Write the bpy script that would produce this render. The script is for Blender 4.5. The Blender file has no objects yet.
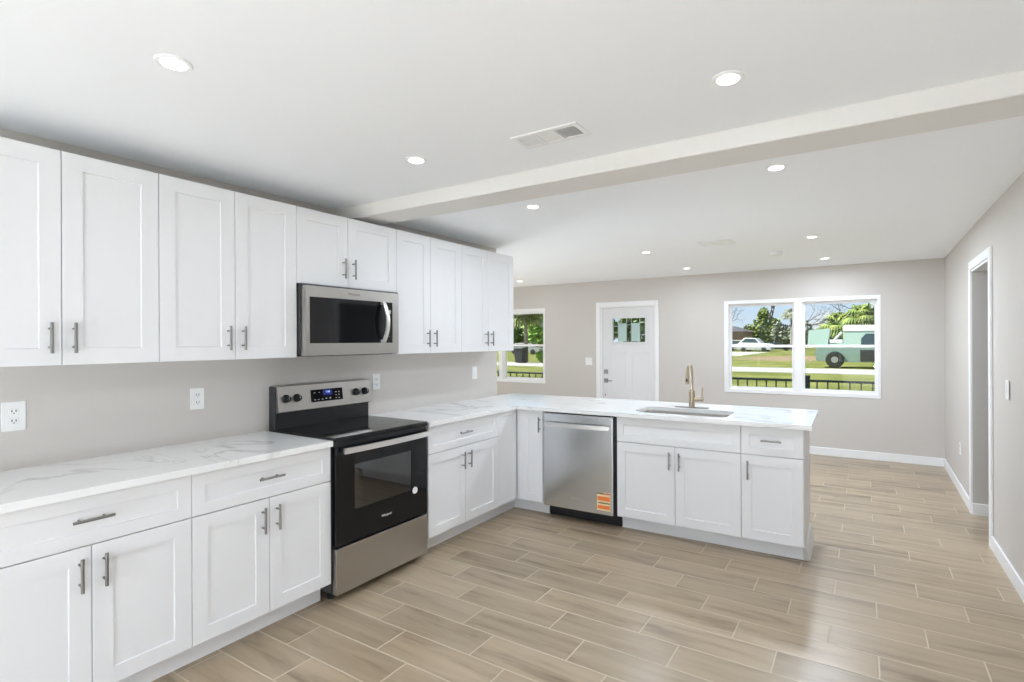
import bpy, bmesh, math, random
from mathutils import Vector, Matrix
C = bpy.context.scene
COL = C.collection
PI = math.pi

# ------------------------------------------------------------------ camera
F_PX, U0, V0 = 526.02, 546.27, 340.55
YAW, ROLL = 0.54394, -0.00454
cam_d = bpy.data.cameras.new('camera')
cam = bpy.data.objects.new('camera', cam_d); COL.objects.link(cam)
cam_d.sensor_width = 36.0; cam_d.sensor_fit = 'HORIZONTAL'
cam_d.lens = F_PX*36/1024
cam_d.shift_x = -(U0-512)/1024
cam_d.shift_y = (V0-341)/1024
cam_d.clip_start = 0.05; cam_d.clip_end = 600
Fw = Vector((-math.sin(YAW), math.cos(YAW), 0)); Rt = Vector((math.cos(YAW), math.sin(YAW), 0)); Up = Vector((0, 0, 1))
R2 = Rt*math.cos(ROLL)+Up*math.sin(ROLL); U2 = -Rt*math.sin(ROLL)+Up*math.cos(ROLL)
M = Matrix.Identity(4)
for i in range(3):
    M[i][0], M[i][1], M[i][2] = R2[i], U2[i], -Fw[i]
M[0][3], M[1][3], M[2][3] = 3.175, -1.062, 1.467
cam.matrix_world = M
C.camera = cam
# ------------------------------------------------------------------ exposure, sky and sun
C.view_settings.view_transform = 'Standard'; C.view_settings.look = 'None'
C.view_settings.gamma = 1; C.view_settings.use_curve_mapping = False
C.view_settings.exposure = 0.26
C.cycles.max_bounces = 12; C.cycles.diffuse_bounces = 7; C.cycles.glossy_bounces = 5
C.cycles.transparent_max_bounces = 16
C.cycles.sample_clamp_indirect = 8
C.cycles.use_denoising = True
SKY = 0.8; SUN = 15.0
LAMP_W = 11.0      # each recessed light
FILL_GLOBE_W = 68.0; FILL_LIVING_W = 34.0     # added globe fill lamps, out of view
LAMP_C = (0.825, 0.92, 1.055)
w = bpy.data.worlds.new('sky'); C.world = w; w.use_nodes = True
nt = w.node_tree; nt.nodes.clear()
def N(nt, t, **k):
    n = nt.nodes.new(t)
    for a, b in k.items(): setattr(n, a, b)
    return n
tc = N(nt, 'ShaderNodeTexCoord'); sp = N(nt, 'ShaderNodeSeparateXYZ'); nt.links.new(tc.outputs['Generated'], sp.inputs[0])
rp = N(nt, 'ShaderNodeValToRGB'); nt.links.new(sp.outputs['Z'], rp.inputs[0])
e = rp.color_ramp.elements
e[0].position = 0.0; e[0].color = (0.80, 0.90, 1.0, 1); e[1].position = 0.5; e[1].color = (0.40, 0.60, 0.95, 1)
ee = rp.color_ramp.elements.new(0.06); ee.color = (0.62, 0.80, 1.0, 1)
nz = N(nt, 'ShaderNodeTexNoise'); nz.inputs['Scale'].default_value = 5; nz.inputs['Detail'].default_value = 6
mp = N(nt, 'ShaderNodeMapping'); mp.inputs['Scale'].default_value = (1, 1, 3.5)
nt.links.new(tc.outputs['Generated'], mp.inputs[0]); nt.links.new(mp.outputs[0], nz.inputs['Vector'])
r2 = N(nt, 'ShaderNodeValToRGB'); r2.color_ramp.elements[0].position = 0.52; r2.color_ramp.elements[1].position = 0.68
nt.links.new(nz.outputs[0], r2.inputs[0])
mx = N(nt, 'ShaderNodeMixRGB'); mx.inputs[2].default_value = (0.95, 0.97, 1, 1)
nt.links.new(r2.outputs[0], mx.inputs[0]); nt.links.new(rp.outputs[0], mx.inputs[1])
bg = N(nt, 'ShaderNodeBackground'); bg.inputs['Strength'].default_value = SKY
nt.links.new(mx.outputs[0], bg.inputs[0])
wo = N(nt, 'ShaderNodeOutputWorld'); nt.links.new(bg.outputs[0], wo.inputs[0])
sd = bpy.data.lights.new('sun', 'SUN'); sd.energy = SUN; sd.angle = 0.01; sd.color = (1, 0.985, 0.97)
so = bpy.data.objects.new('sun', sd); COL.objects.link(so)
so.rotation_euler = Vector((0.66, 0.25, -0.70)).to_track_quat('-Z', 'Y').to_euler(); so.location = (-14, -3, 14)   # from the left, along the street front

# ------------------------------------------------------------------ materials
def mat(name, col, rough=0.5, metal=0.0, spec=0.5, emit=None, es=1.0):
    m = bpy.data.materials.new(name); m.use_nodes = True
    p = m.node_tree.nodes['Principled BSDF']
    p.inputs['Base Color'].default_value = (*col, 1); p.inputs['Roughness'].default_value = rough
    p.inputs['Metallic'].default_value = metal; p.inputs['Specular IOR Level'].default_value = spec
    if emit: p.inputs['Emission Color'].default_value = (*emit, 1); p.inputs['Emission Strength'].default_value = es
    return m
def PB(m): return m.node_tree.nodes['Principled BSDF']
def noise_col(m, c1, c2, scale, detail=3, sc=(1, 1, 1), lo=0.35, hi=0.65):
    t = m.node_tree
    g = N(t, 'ShaderNodeNewGeometry'); mp = N(t, 'ShaderNodeMapping'); mp.inputs['Scale'].default_value = sc
    n = N(t, 'ShaderNodeTexNoise'); n.inputs['Scale'].default_value = scale; n.inputs['Detail'].default_value = detail
    r = N(t, 'ShaderNodeValToRGB'); r.color_ramp.elements[0].position = lo; r.color_ramp.elements[1].position = hi
    r.color_ramp.elements[0].color = (*c1, 1); r.color_ramp.elements[1].color = (*c2, 1)
    t.links.new(g.outputs['Position'], mp.inputs[0]); t.links.new(mp.outputs[0], n.inputs['Vector'])
    t.links.new(n.outputs[0], r.inputs[0]); t.links.new(r.outputs[0], PB(m).inputs['Base Color'])
    return r
def bump(m, scale, strength, dist=0.002, sc=(1, 1, 1), detail=2):
    t = m.node_tree
    g = N(t, 'ShaderNodeNewGeometry'); mp = N(t, 'ShaderNodeMapping'); mp.inputs['Scale'].default_value = sc
    n = N(t, 'ShaderNodeTexNoise'); n.inputs['Scale'].default_value = scale; n.inputs['Detail'].default_value = detail
    b = N(t, 'ShaderNodeBump'); b.inputs['Strength'].default_value = strength; b.inputs['Distance'].default_value = dist
    t.links.new(g.outputs['Position'], mp.inputs[0]); t.links.new(mp.outputs[0], n.inputs['Vector'])
    t.links.new(n.outputs[0], b.inputs['Height']); t.links.new(b.outputs[0], PB(m).inputs['Normal'])
M_wall = mat('greige_paint', (0.60, 0.568, 0.532), 0.6, spec=0.3); bump(M_wall, 60, 0.15, 0.002)
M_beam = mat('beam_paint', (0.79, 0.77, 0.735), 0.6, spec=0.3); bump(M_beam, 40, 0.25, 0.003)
M_ceil = mat('ceiling_paint', (0.94, 0.958, 0.975), 0.7, spec=0.2)
M_trim = mat('trim_paint', (0.86, 0.86, 0.86), 0.4)
M_door = mat('door_paint', (0.73, 0.73, 0.735), 0.4)
M_cab = mat('white_cabinet_paint', (0.775, 0.775, 0.78), 0.48)
M_nickel = mat('brushed_nickel', (0.27, 0.265, 0.255), 0.35, 0.9)
M_champ = mat('warm_nickel', (0.47, 0.39, 0.285), 0.28, 1.0)
M_steel = mat('stainless_steel', (0.46, 0.44, 0.41), 0.3, 1.0)
M_steel_dw = mat('stainless_steel_panel', (0.70, 0.725, 0.75), 0.24, 1.0)
M_bar = mat('polished_steel', (0.80, 0.79, 0.77), 0.3, 0.9)
M_sink = mat('sink_steel', (0.62, 0.60, 0.57), 0.3, 0.9)
for mm, s in ((M_steel, (1, 1, 90)), (M_steel_dw, (90, 90, 1))): bump(mm, 12, 0.06, 0.0006, s)
M_blackgl = mat('black_glass', (0.006, 0.006, 0.007), 0.06, spec=0.35)
M_black = mat('black_enamel', (0.012, 0.012, 0.014), 0.3)
M_char = mat('charcoal_side', (0.035, 0.037, 0.042), 0.45)
M_knob = mat('black_knob', (0.01, 0.01, 0.011), 0.3)
M_plastic = mat('white_plastic', (0.85, 0.85, 0.84), 0.35)
M_dark = mat('dark_slot', (0.02, 0.02, 0.02), 0.6)
M_grey = mat('oven_rack_grey', (0.45, 0.45, 0.46), 0.4, 0.6)
M_print = mat('grey_print', (0.55, 0.55, 0.55), 0.5)
M_dprint = mat('dark_print', (0.16, 0.12, 0.09), 0.5)
M_lens = mat('lamp_lens', (0.9, 0.9, 0.9), 0.4, emit=(1, 0.98, 0.95), es=4.0)
M_disp = mat('blue_display', (0.0, 0.0, 0.02), 0.2, emit=(0.05, 0.08, 0.6), es=0.22)
M_digit = mat('lit_digits', (0.1, 0.2, 0.9), 0.2, emit=(0.5, 0.65, 1.0), es=1.2)
M_iron = mat('black_iron', (0.012, 0.02, 0.022), 0.45)
def glassmat(name, tint, gloss=0.07, rough=0.0):
    m = bpy.data.materials.new(name); m.use_nodes = True; t = m.node_tree; t.nodes.clear()
    tr = N(t, 'ShaderNodeBsdfTransparent'); tr.inputs[0].default_value = (*tint, 1)
    gl = N(t, 'ShaderNodeBsdfGlossy'); gl.inputs['Roughness'].default_value = rough
    lw = N(t, 'ShaderNodeFresnel'); lw.inputs['IOR'].default_value = 1.45
    m1 = N(t, 'ShaderNodeMath', operation='MULTIPLY'); m1.inputs[1].default_value = gloss/0.04
    mix = N(t, 'ShaderNodeMixShader'); o = N(t, 'ShaderNodeOutputMaterial')
    t.links.new(lw.outputs[0], m1.inputs[0]); t.links.new(m1.outputs[0], mix.inputs[0])
    t.links.new(tr.outputs[0], mix.inputs[1]); t.links.new(gl.outputs[0], mix.inputs[2]); t.links.new(mix.outputs[0], o.inputs[0])
    return m
M_glass = glassmat('window_glass', (0.97, 0.985, 0.98), 0.02)
M_bevelglass = mat('frosted_glass', (0.55, 0.72, 0.68), 0.3)
PB(M_bevelglass).inputs['Transmission Weight'].default_value = 0.35
M_oven = glassmat('smoked_glass', (0.35, 0.35, 0.36), 0.14)
M_mwgl = glassmat('dark_microwave_glass', (0.05, 0.05, 0.045), 0.05)
M_screen = glassmat('insect_screen', (0.70, 0.72, 0.70), 0.0)

# quartz with soft grey veins
M_quartz = mat('white_quartz', (0.85, 0.85, 0.84), 0.1)
t = M_quartz.node_tree
g = N(t, 'ShaderNodeNewGeometry')
mp = N(t, 'ShaderNodeMapping'); mp.inputs['Rotation'].default_value = (0, 0, math.radians(62)); mp.inputs['Scale'].default_value = (0.55, 1.7, 1)
t.links.new(g.outputs['Position'], mp.inputs[0])
n1 = N(t, 'ShaderNodeTexNoise'); n1.inputs['Scale'].default_value = 1.6; n1.inputs['Detail'].default_value = 5; n1.inputs['Distortion'].default_value = 0.9
t.links.new(mp.outputs[0], n1.inputs['Vector'])
a1 = N(t, 'ShaderNodeMath', operation='SUBTRACT'); a1.inputs[1].default_value = 0.5; t.links.new(n1.outputs[0], a1.inputs[0])
a2 = N(t, 'ShaderNodeMath', operation='ABSOLUTE'); t.links.new(a1.outputs[0], a2.inputs[0])
vr = N(t, 'ShaderNodeValToRGB'); vr.color_ramp.elements[0].position = 0.0; vr.color_ramp.elements[0].color = (1, 1, 1, 1)
vr.color_ramp.elements[1].position = 0.022; vr.color_ramp.elements[1].color = (0, 0, 0, 1); t.links.new(a2.outputs[0], vr.inputs[0])
n2 = N(t, 'ShaderNodeTexNoise'); n2.inputs['Scale'].default_value = 1.9; n2.inputs['Detail'].default_value = 2; t.links.new(g.outputs['Position'], n2.inputs['Vector'])
mr = N(t, 'ShaderNodeValToRGB'); mr.color_ramp.elements[0].position = 0.38; mr.color_ramp.elements[1].position = 0.55; t.links.new(n2.outputs[0], mr.inputs[0])
mu = N(t, 'ShaderNodeMath', operation='MULTIPLY'); t.links.new(vr.outputs[0], mu.inputs[0]); t.links.new(mr.outputs[0], mu.inputs[1])
mu2 = N(t, 'ShaderNodeMath', operation='MULTIPLY'); mu2.inputs[1].default_value = 0.8; t.links.new(mu.outputs[0], mu2.inputs[0])
mxc = N(t, 'ShaderNodeMixRGB'); mxc.inputs[1].default_value = (0.85, 0.85, 0.84, 1); mxc.inputs[2].default_value = (0.50, 0.49, 0.48, 1)
t.links.new(mu2.outputs[0], mxc.inputs[0]); t.links.new(mxc.outputs[0], PB(M_quartz).inputs['Base Color'])

# wood look plank tile: rows along x, each third row steps back a third of a plank
ROW, PL = 0.1925, 0.6135
M_floor = mat('wood_plank_tile', (0.45, 0.38, 0.29), 0.3, spec=0.6)
t = M_floor.node_tree; L = t.links.new
def math_(op, a, b=None, c=None):
    n = N(t, 'ShaderNodeMath', operation=op)
    for i, v in enumerate((a, b, c)):
        if v is None: continue
        if isinstance(v, (int, float)): n.inputs[i].default_value = v
        else: L(v, n.inputs[i])
    return n.outputs[0]
g = N(t, 'ShaderNodeNewGeometry'); s = N(t, 'ShaderNodeSeparateXYZ'); L(g.outputs['Position'], s.inputs[0])
ry = math_('DIVIDE', math_('SUBTRACT', s.outputs['Y'], 0.657-ROW*60), ROW)
rowi = math_('FLOOR', ry); fy = math_('SUBTRACT', ry, rowi)
px = math_('DIVIDE', math_('ADD', math_('SUBTRACT', s.outputs['X'], 1.18-PL*60), math_('MULTIPLY', math_('MODULO', rowi, 3.0), PL/3)), PL)
coli = math_('FLOOR', px); fx = math_('SUBTRACT', px, coli)
gy = math_('MINIMUM', fy, math_('SUBTRACT', 1.0, fy)); gx = math_('MINIMUM', fx, math_('SUBTRACT', 1.0, fx))
gd = math_('MINIMUM', math_('MULTIPLY', gy, ROW), math_('MULTIPLY', gx, PL))
grout = math_('LESS_THAN', gd, 0.0034)
cmb = N(t, 'ShaderNodeCombineXYZ'); L(rowi, cmb.inputs[0]); L(coli, cmb.inputs[1])
wn = N(t, 'ShaderNodeTexWhiteNoise'); wn.noise_dimensions = '2D'; L(cmb.outputs[0], wn.inputs['Vector'])
cv = N(t, 'ShaderNodeCombineXYZ')
L(math_('ADD', math_('MULTIPLY', s.outputs['X'], 1.5), math_('MULTIPLY', wn.outputs['Value'], 37.0)), cv.inputs[0])
L(math_('MULTIPLY', s.outputs['Y'], 13.0), cv.inputs[1]); L(math_('MULTIPLY', wn.outputs['Value'], 11.0), cv.inputs[2])
wnz = N(t, 'ShaderNodeTexNoise'); wnz.inputs['Scale'].default_value = 1.0; wnz.inputs['Detail'].default_value = 5; wnz.inputs['Roughness'].default_value = 0.6
wnz.inputs['Distortion'].default_value = 0.4
L(cv.outputs[0], wnz.inputs['Vector'])
wr = N(t, 'ShaderNodeValToRGB')
el = wr.color_ramp.elements
el[0].position = 0.28; el[0].color = (0.205, 0.150, 0.095, 1); el[1].position = 0.72; el[1].color = (0.445, 0.352, 0.243, 1)
q = el.new(0.46); q.color = (0.365, 0.282, 0.187, 1)
L(wnz.outputs[0], wr.inputs[0])
hv = N(t, 'ShaderNodeHueSaturation'); L(wr.outputs[0], hv.inputs['Color'])
L(math_('ADD', 0.90, math_('MULTIPLY', wn.outputs['Value'], 0.2)), hv.inputs['Value'])
gm = N(t, 'ShaderNodeMixRGB'); gm.inputs[2].default_value = (0.56, 0.485, 0.375, 1); L(grout, gm.inputs[0]); L(hv.outputs[0], gm.inputs[1])
L(gm.outputs[0], PB(M_floor).inputs['Base Color'])
L(math_('ADD', 0.30, math_('MULTIPLY', grout, 0.4)), PB(M_floor).inputs['Roughness'])
bp = N(t, 'ShaderNodeBump'); bp.inputs['Strength'].default_value = 0.5; bp.inputs['Distance'].default_value = 0.002
L(math_('SMOOTH_MIN', math_('MULTIPLY', gd, 150.0), 1.0, 0.3), bp.inputs['Height']); L(bp.outputs[0], PB(M_floor).inputs['Normal'])

# outdoors
M_grass = mat('lawn_grass', (0.3, 0.36, 0.1), 0.9, spec=0.1)
t = M_grass.node_tree; L = t.links.new
g = N(t, 'ShaderNodeNewGeometry')
na = N(t, 'ShaderNodeTexNoise'); na.inputs['Scale'].default_value = 0.35; na.inputs['Detail'].default_value = 8; L(g.outputs['Position'], na.inputs['Vector'])
ra = N(t, 'ShaderNodeValToRGB'); ra.color_ramp.elements[0].position = 0.35; ra.color_ramp.elements[1].position = 0.66
ra.color_ramp.elements[0].color = (0.15, 0.165, 0.04, 1); ra.color_ramp.elements[1].color = (0.275, 0.27, 0.09, 1); L(na.outputs[0], ra.inputs[0])
vd = N(t, 'ShaderNodeVectorMath', operation='SUBTRACT'); vd.inputs[1].default_value = (-2.9, 55, -0.35); L(g.outputs['Position'], vd.inputs[0])
vs = N(t, 'ShaderNodeVectorMath', operation='MULTIPLY'); vs.inputs[1].default_value = (0.22, 0.12, 0); L(vd.outputs[0], vs.inputs[0])
vl = N(t, 'ShaderNodeVectorMath', operation='LENGTH'); L(vs.outputs[0], vl.inputs[0])
nb = N(t, 'ShaderNodeTexNoise'); nb.inputs['Scale'].default_value = 0.5; nb.inputs['Detail'].default_value = 5; L(g.outputs['Position'], nb.inputs['Vector'])
ad = N(t, 'ShaderNodeMath', operation='MULTIPLY_ADD'); ad.inputs[1].default_value = 1.0; L(nb.outputs[0], ad.inputs[0]); L(vl.outputs['Value'], ad.inputs[2])
rd = N(t, 'ShaderNodeValToRGB'); rd.color_ramp.elements[0].position = 0.55; rd.color_ramp.elements[0].color = (1, 1, 1, 1); rd.color_ramp.elements[1].position = 0.85*1.0; rd.color_ramp.elements[1].color = (0, 0, 0, 1)
hf = N(t, 'ShaderNodeMath', operation='MULTIPLY'); hf.inputs[1].default_value = 0.5; L(ad.outputs[0], hf.inputs[0]); L(hf.outputs[0], rd.inputs[0])
md = N(t, 'ShaderNodeMixRGB'); md.inputs[2].default_value = (0.34, 0.24, 0.165, 1); L(rd.outputs[0], md.inputs[0]); L(ra.outputs[0], md.inputs[1]); L(md.outputs[0], PB(M_grass).inputs['Base Color'])
M_road = mat('pale_asphalt', (0.52, 0.50, 0.47), 0.9, spec=0.1); noise_col(M_road, (0.48, 0.445, 0.43), (0.56, 0.525, 0.50), 0.8)
M_bounce = mat('white_bounce_deck', (0.78, 0.77, 0.74), 0.8)  # kept bright so the added slabs bounce light indoors
M_conc = mat('porch_concrete', (0.5, 0.49, 0.46), 0.8); noise_col(M_conc, (0.62, 0.61, 0.59), (0.70, 0.69, 0.66), 3)
M_bark = mat('grey_bark', (0.16, 0.13, 0.11), 0.9); noise_col(M_bark, (0.05, 0.042, 0.035), (0.11, 0.095, 0.08), 6)
M_palmbark = mat('palm_bark', (0.2, 0.17, 0.14), 0.9); noise_col(M_palmbark, (0.11, 0.095, 0.08), (0.28, 0.245, 0.20), 5, sc=(1, 1, 4))
def leafmat(name, c1, c2):
    m = mat(name, c1, 0.6, spec=0.2); noise_col(m, c1, c2, 1.3, 3); return m
M_leaf = leafmat('yellow_green_leaves', (0.065, 0.111, 0.019), (0.195, 0.234, 0.052))
M_leafd = leafmat('dark_green_leaves', (0.023, 0.052, 0.012), (0.091, 0.156, 0.033))
M_leafg = leafmat('fresh_green_leaves', (0.062, 0.150, 0.018), (0.211, 0.351, 0.062))
M_leafgrey = leafmat('grey_green_leaves', (0.091, 0.104, 0.065), (0.208, 0.215, 0.143))
M_frond = leafmat('palm_fronds', (0.069, 0.098, 0.028), (0.234, 0.254, 0.098))
M_mint = mat('mint_vehicle_paint', (0.25, 0.345, 0.30), 0.35)
M_vwhite = mat('white_vehicle_paint', (0.5, 0.5, 0.5), 0.3)
M_vglass = mat('vehicle_glass', (0.03, 0.05, 0.06), 0.15)
M_tire = mat('tyre_rubber', (0.02, 0.022, 0.025), 0.7)
M_siding = mat('tan_siding', (0.2, 0.14, 0.1), 0.8)
M_roofd = mat('dark_shingles', (0.04, 0.04, 0.045), 0.9)
M_sidingw = mat('pale_siding', (0.4, 0.39, 0.37), 0.8)
M_orange = mat('orange_label_print', (0.85, 0.22, 0.05), 0.5)
M_cream = mat('cream_label_paper', (0.85, 0.66, 0.38), 0.5)
M_red = mat('red_label_print', (0.6, 0.12, 0.1), 0.5)
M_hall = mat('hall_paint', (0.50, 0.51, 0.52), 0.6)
M_body = mat('exterior_stucco', (0.6, 0.58, 0.55), 0.8)

# ------------------------------------------------------------------ helpers
ORG = {}
def tag(o, label, cat, group=None):
    o['label'] = label; o['category'] = cat
    if group: o['group'] = group
    return o
def thing(name, label, cat, loc=(0, 0, 0), group=None):
    o = bpy.data.objects.new(name, None); COL.objects.link(o); o.location = loc; o.empty_display_size = 0.1
    ORG[o.name] = Vector(loc)
    return tag(o, label, cat, group)
def obj(name, bm, m, parent=None, smooth=False, origin=None, label=None, recalc=True):
    if recalc: bmesh.ops.recalc_face_normals(bm, faces=bm.faces)
    off = ORG[parent.name] if parent else (Vector(origin) if origin else Vector((0, 0, 0)))
    if off.length > 0: bmesh.ops.translate(bm, verts=bm.verts, vec=-off)
    me = bpy.data.meshes.new(name); bm.to_mesh(me); bm.free()
    me.materials.append(m)
    if smooth:
        for p in me.polygons: p.use_smooth = True
        try: me.set_sharp_from_angle(angle=math.radians(40))
        except Exception: pass
    o = bpy.data.objects.new(name, me); COL.objects.link(o)
    if parent: o.parent = parent
    else: o.location = off
    ORG[o.name] = off
    if label: o['label'] = label
    return o
def struct(name, bm, m, parent=None, **k):
    o = obj(name, bm, m, parent, **k)
    if not parent: o['kind'] = 'structure'
    return o
def B(): return bmesh.new()
def box(bm, x0, x1, y0, y1, z0, z1, bev=0.0, seg=1):
    r = bmesh.ops.create_cube(bm, size=1)
    vs = r['verts']
    for v in vs:
        v.co = Vector(((x0+x1)/2+v.co.x*(x1-x0), (y0+y1)/2+v.co.y*(y1-y0), (z0+z1)/2+v.co.z*(z1-z0)))
    if bev:
        es = list({ed for v in vs for ed in v.link_edges})
        bmesh.ops.bevel(bm, geom=es, offset=bev, segments=seg, affect='EDGES', profile=0.5)
    return bm
def one(x0, x1, y0, y1, z0, z1, bev=0.0, seg=1): return box(B(), x0, x1, y0, y1, z0, z1, bev, seg)
def tube(bm, pts, rads, n=10, cap=True):
    pts = [Vector(p) for p in pts]
    if not hasattr(rads, '__len__'): rads = [rads]*len(pts)
    rings = []; prev = None
    for i, p in enumerate(pts):
        d = (pts[min(i+1, len(pts)-1)]-pts[max(i-1, 0)]).normalized()
        if prev is None:
            a = d.orthogonal().normalized()
        else:
            a = (prev-d*prev.dot(d)).normalized()
        prev = a; b = d.cross(a)
        rings.append([bm.verts.new(p+(a*math.cos(2*PI*k/n)+b*math.sin(2*PI*k/n))*rads[i]) for k in range(n)])
    for i in range(len(rings)-1):
        for k in range(n):
            bm.faces.new((rings[i][k], rings[i][(k+1) % n], rings[i+1][(k+1) % n], rings[i+1][k]))
    if cap:
        bm.faces.new(rings[0][::-1]); bm.faces.new(rings[-1])
    return bm
def lathe(bm, c, prof, n=24, axis='z'):
    c = Vector(c); rings = []
    for r, h in prof:
        ring = []
        for k in range(n):
            a = 2*PI*k/n; u, v = r*math.cos(a), r*math.sin(a)
            p = {'z': (u, v, h), 'x': (h, u, v), 'y': (u, h, v)}[axis]
            ring.append(bm.verts.new(c+Vector(p)))
        rings.append(ring)
    for i in range(len(rings)-1):
        for k in range(n):
            bm.faces.new((rings[i][k], rings[i][(k+1) % n], rings[i+1][(k+1) % n], rings[i+1][k]))
    bm.faces.new(rings[0][::-1]); bm.faces.new(rings[-1])
    return bm
def solid_grid(axis, us, vs, filled, n0, n1, bm=None):
    """a slab normal to axis, made of the cells that are filled, without inner faces"""
    bm = bm or B(); cache = {}
    def V(u, v, n):
        k = (u, v, n)
        if k not in cache:
            p = {'z': (u, v, n), 'y': (u, n, v), 'x': (n, u, v)}[axis]
            cache[k] = bm.verts.new(p)
        return cache[k]
    nu, nv = len(us)-1, len(vs)-1
    F = [[filled((us[i]+us[i+1])/2, (vs[j]+vs[j+1])/2) for j in range(nv)] for i in range(nu)]
    def f(i, j): return 0 <= i < nu and 0 <= j < nv and F[i][j]
    for i in range(nu):
        for j in range(nv):
            if not F[i][j]: continue
            u0, u1, v0, v1 = us[i], us[i+1], vs[j], vs[j+1]
            for n in (n0, n1): bm.faces.new((V(u0, v0, n), V(u1, v0, n), V(u1, v1, n), V(u0, v1, n)))
            if not f(i-1, j): bm.faces.new((V(u0, v0, n0), V(u0, v1, n0), V(u0, v1, n1), V(u0, v0, n1)))
            if not f(i+1, j): bm.faces.new((V(u1, v0, n0), V(u1, v1, n0), V(u1, v1, n1), V(u1, v0, n1)))
            if not f(i, j-1): bm.faces.new((V(u0, v0, n0), V(u1, v0, n0), V(u1, v0, n1), V(u0, v0, n1)))
            if not f(i, j+1): bm.faces.new((V(u0, v1, n0), V(u1, v1, n0), V(u1, v1, n1), V(u0, v1, n1)))
    return bm
def wall(axis, u0, u1, v0, v1, n0, n1, holes=()):
    us = sorted({u0, u1, *[h[0] for h in holes], *[h[1] for h in holes]}); vs = sorted({v0, v1, *[h[2] for h in holes], *[h[3] for h in holes]})
    return solid_grid(axis, us, vs, lambda u, v: not any(h[0] < u < h[1] and h[2] < v < h[3] for h in holes), n0, n1)
# frames: 'L' = left run (u = y, face towards +x), 'P' = peninsula (u = x, face towards -y)
def P3(fr, u, z, n):
    return (n, u, z) if fr == 'L' else (u, n, z)
def NS(fr): return 1 if fr == 'L' else -1
def fbox(bm, fr, u0, u1, z0, z1, n0, n1, bev=0.0, seg=1):
    if fr == 'L': return box(bm, min(n0, n1), max(n0, n1), u0, u1, z0, z1, bev, seg)
    return box(bm, u0, u1, min(n0, n1), max(n0, n1), z0, z1, bev, seg)
def shaker(fr, u0, u1, z0, z1, n, t=0.02, rail=0.062, dep=0.0075):
    """frame and recessed flat panel in one sheet; n = plane of the back of the door"""
    bm = B(); s = NS(fr)
    def ring(i, d): return [bm.verts.new(P3(fr, a, b, n+s*d)) for a, b in ((u0+i, z0+i), (u1-i, z0+i), (u1-i, z1-i), (u0+i, z1-i))]
    R = [ring(0, 0), ring(0, t-0.0015), ring(0.0015, t), ring(rail, t), ring(rail+0.0022, t-dep)]
    bm.faces.new(R[0])
    for a, b in zip(R[:-1], R[1:]):
        for k in range(4): bm.faces.new((a[k], a[(k+1) % 4], b[(k+1) % 4], b[k]))
    bm.faces.new(R[-1])
    return bm
def bar_handle(fr, u, z, n, length=0.127, vert=True, r=0.006):
    bm = B(); s = NS(fr); h = length/2; st = 0.032
    if vert:
        tube(bm, [P3(fr, u, z-h, n+s*st), P3(fr, u, z+h, n+s*st)], r, 10)
        for d in (-h*0.6, h*0.6): tube(bm, [P3(fr, u, z+d, n), P3(fr, u, z+d, n+s*st)], r*0.75, 8)
    else:
        tube(bm, [P3(fr, u-h, z, n+s*st), P3(fr, u+h, z, n+s*st)], r, 10)
        for d in (-h*0.6, h*0.6): tube(bm, [P3(fr, u+d, z, n), P3(fr, u+d, z, n+s*st)], r*0.75, 8)
    return bm
def text(txt, size, m, parent, mtx, name='lettering', ext=0.0004):
    cu = bpy.data.curves.new(name, 'FONT'); cu.body = txt; cu.size = size; cu.extrude = ext; cu.align_x = 'CENTER'; cu.align_y = 'CENTER'
    tmp = bpy.data.objects.new(name+'_curve', cu); COL.objects.link(tmp)
    dg = bpy.context.evaluated_depsgraph_get()
    me = bpy.data.meshes.new_from_object(tmp.evaluated_get(dg)); bpy.data.objects.remove(tmp); bpy.data.curves.remove(cu)
    bm = B(); bm.from_mesh(me); bpy.data.meshes.remove(me)
    bmesh.ops.transform(bm, matrix=mtx, verts=bm.verts)
    return obj(name, bm, m, parent)
def face_x(p):   # text lying in the y-z plane, read from +x
    return Matrix.Translation(p) @ Matrix(((0, 0, 1, 0), (1, 0, 0, 0), (0, 1, 0, 0), (0, 0, 0, 1)))
def face_ny(p):  # read from -y
    return Matrix.Translation(p) @ Matrix(((1, 0, 0, 0), (0, 0, -1, 0), (0, 1, 0, 0), (0, 0, 0, 1)))
def copy_tree(o, parent=None):
    c = o.copy(); COL.objects.link(c)
    if parent: c.parent = parent
    for ch in [k for k in bpy.data.objects if k.parent == o]: copy_tree(ch, c)
    return c

# ------------------------------------------------------------------ room shell
ZC = 2.393; XR = 3.932; YW = 6.453; YB = -3.7; XL = -4.3; YWE = 3.22
WIN1 = (1.512, 3.345, 0.745, 2.002); WIN2 = (-3.225, -1.392, 0.75, 2.008); DOOR1 = (-0.375, 0.535, 0.0, 1.992)
OPEN = (3.735, 4.525, 0.0, 2.035)
ADDED_SLIDER = (0.25, 3.70, 0.0, 2.15)  # opening for the added sliding door
HX, HY0, HY1 = 5.6, 2.9, 4.56
struct('floor', wall('z', XL-0.15, HX+0.15, YB-0.15, YW+0.15, -0.12, 0), M_floor)
struct('ceiling', wall('z', XL-0.35, HX+0.35, YB-0.35, YW+0.35, ZC, ZC+0.2), M_ceil)
struct('wall_left', wall('y', XL-0.15, 0, 0, ZC, YWE-0.12, YWE), M_wall)
struct('wall_kitchen', wall('x', YB, YWE-0.12, 0, ZC, -0.12, 0), M_wall)
struct('wall_far', wall('y', XL-0.15, HX+0.15, 0, ZC, YW, YW+0.15, (WIN1, WIN2, DOOR1)), M_wall)
struct('wall_right', wall('x', YB, YW, 0, ZC, XR, XR+0.12, (OPEN,)), M_wall)
struct('wall_back', wall('y', -0.12, HX+0.15, 0, ZC, YB-0.15, YB, (ADDED_SLIDER,)), M_wall)
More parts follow.
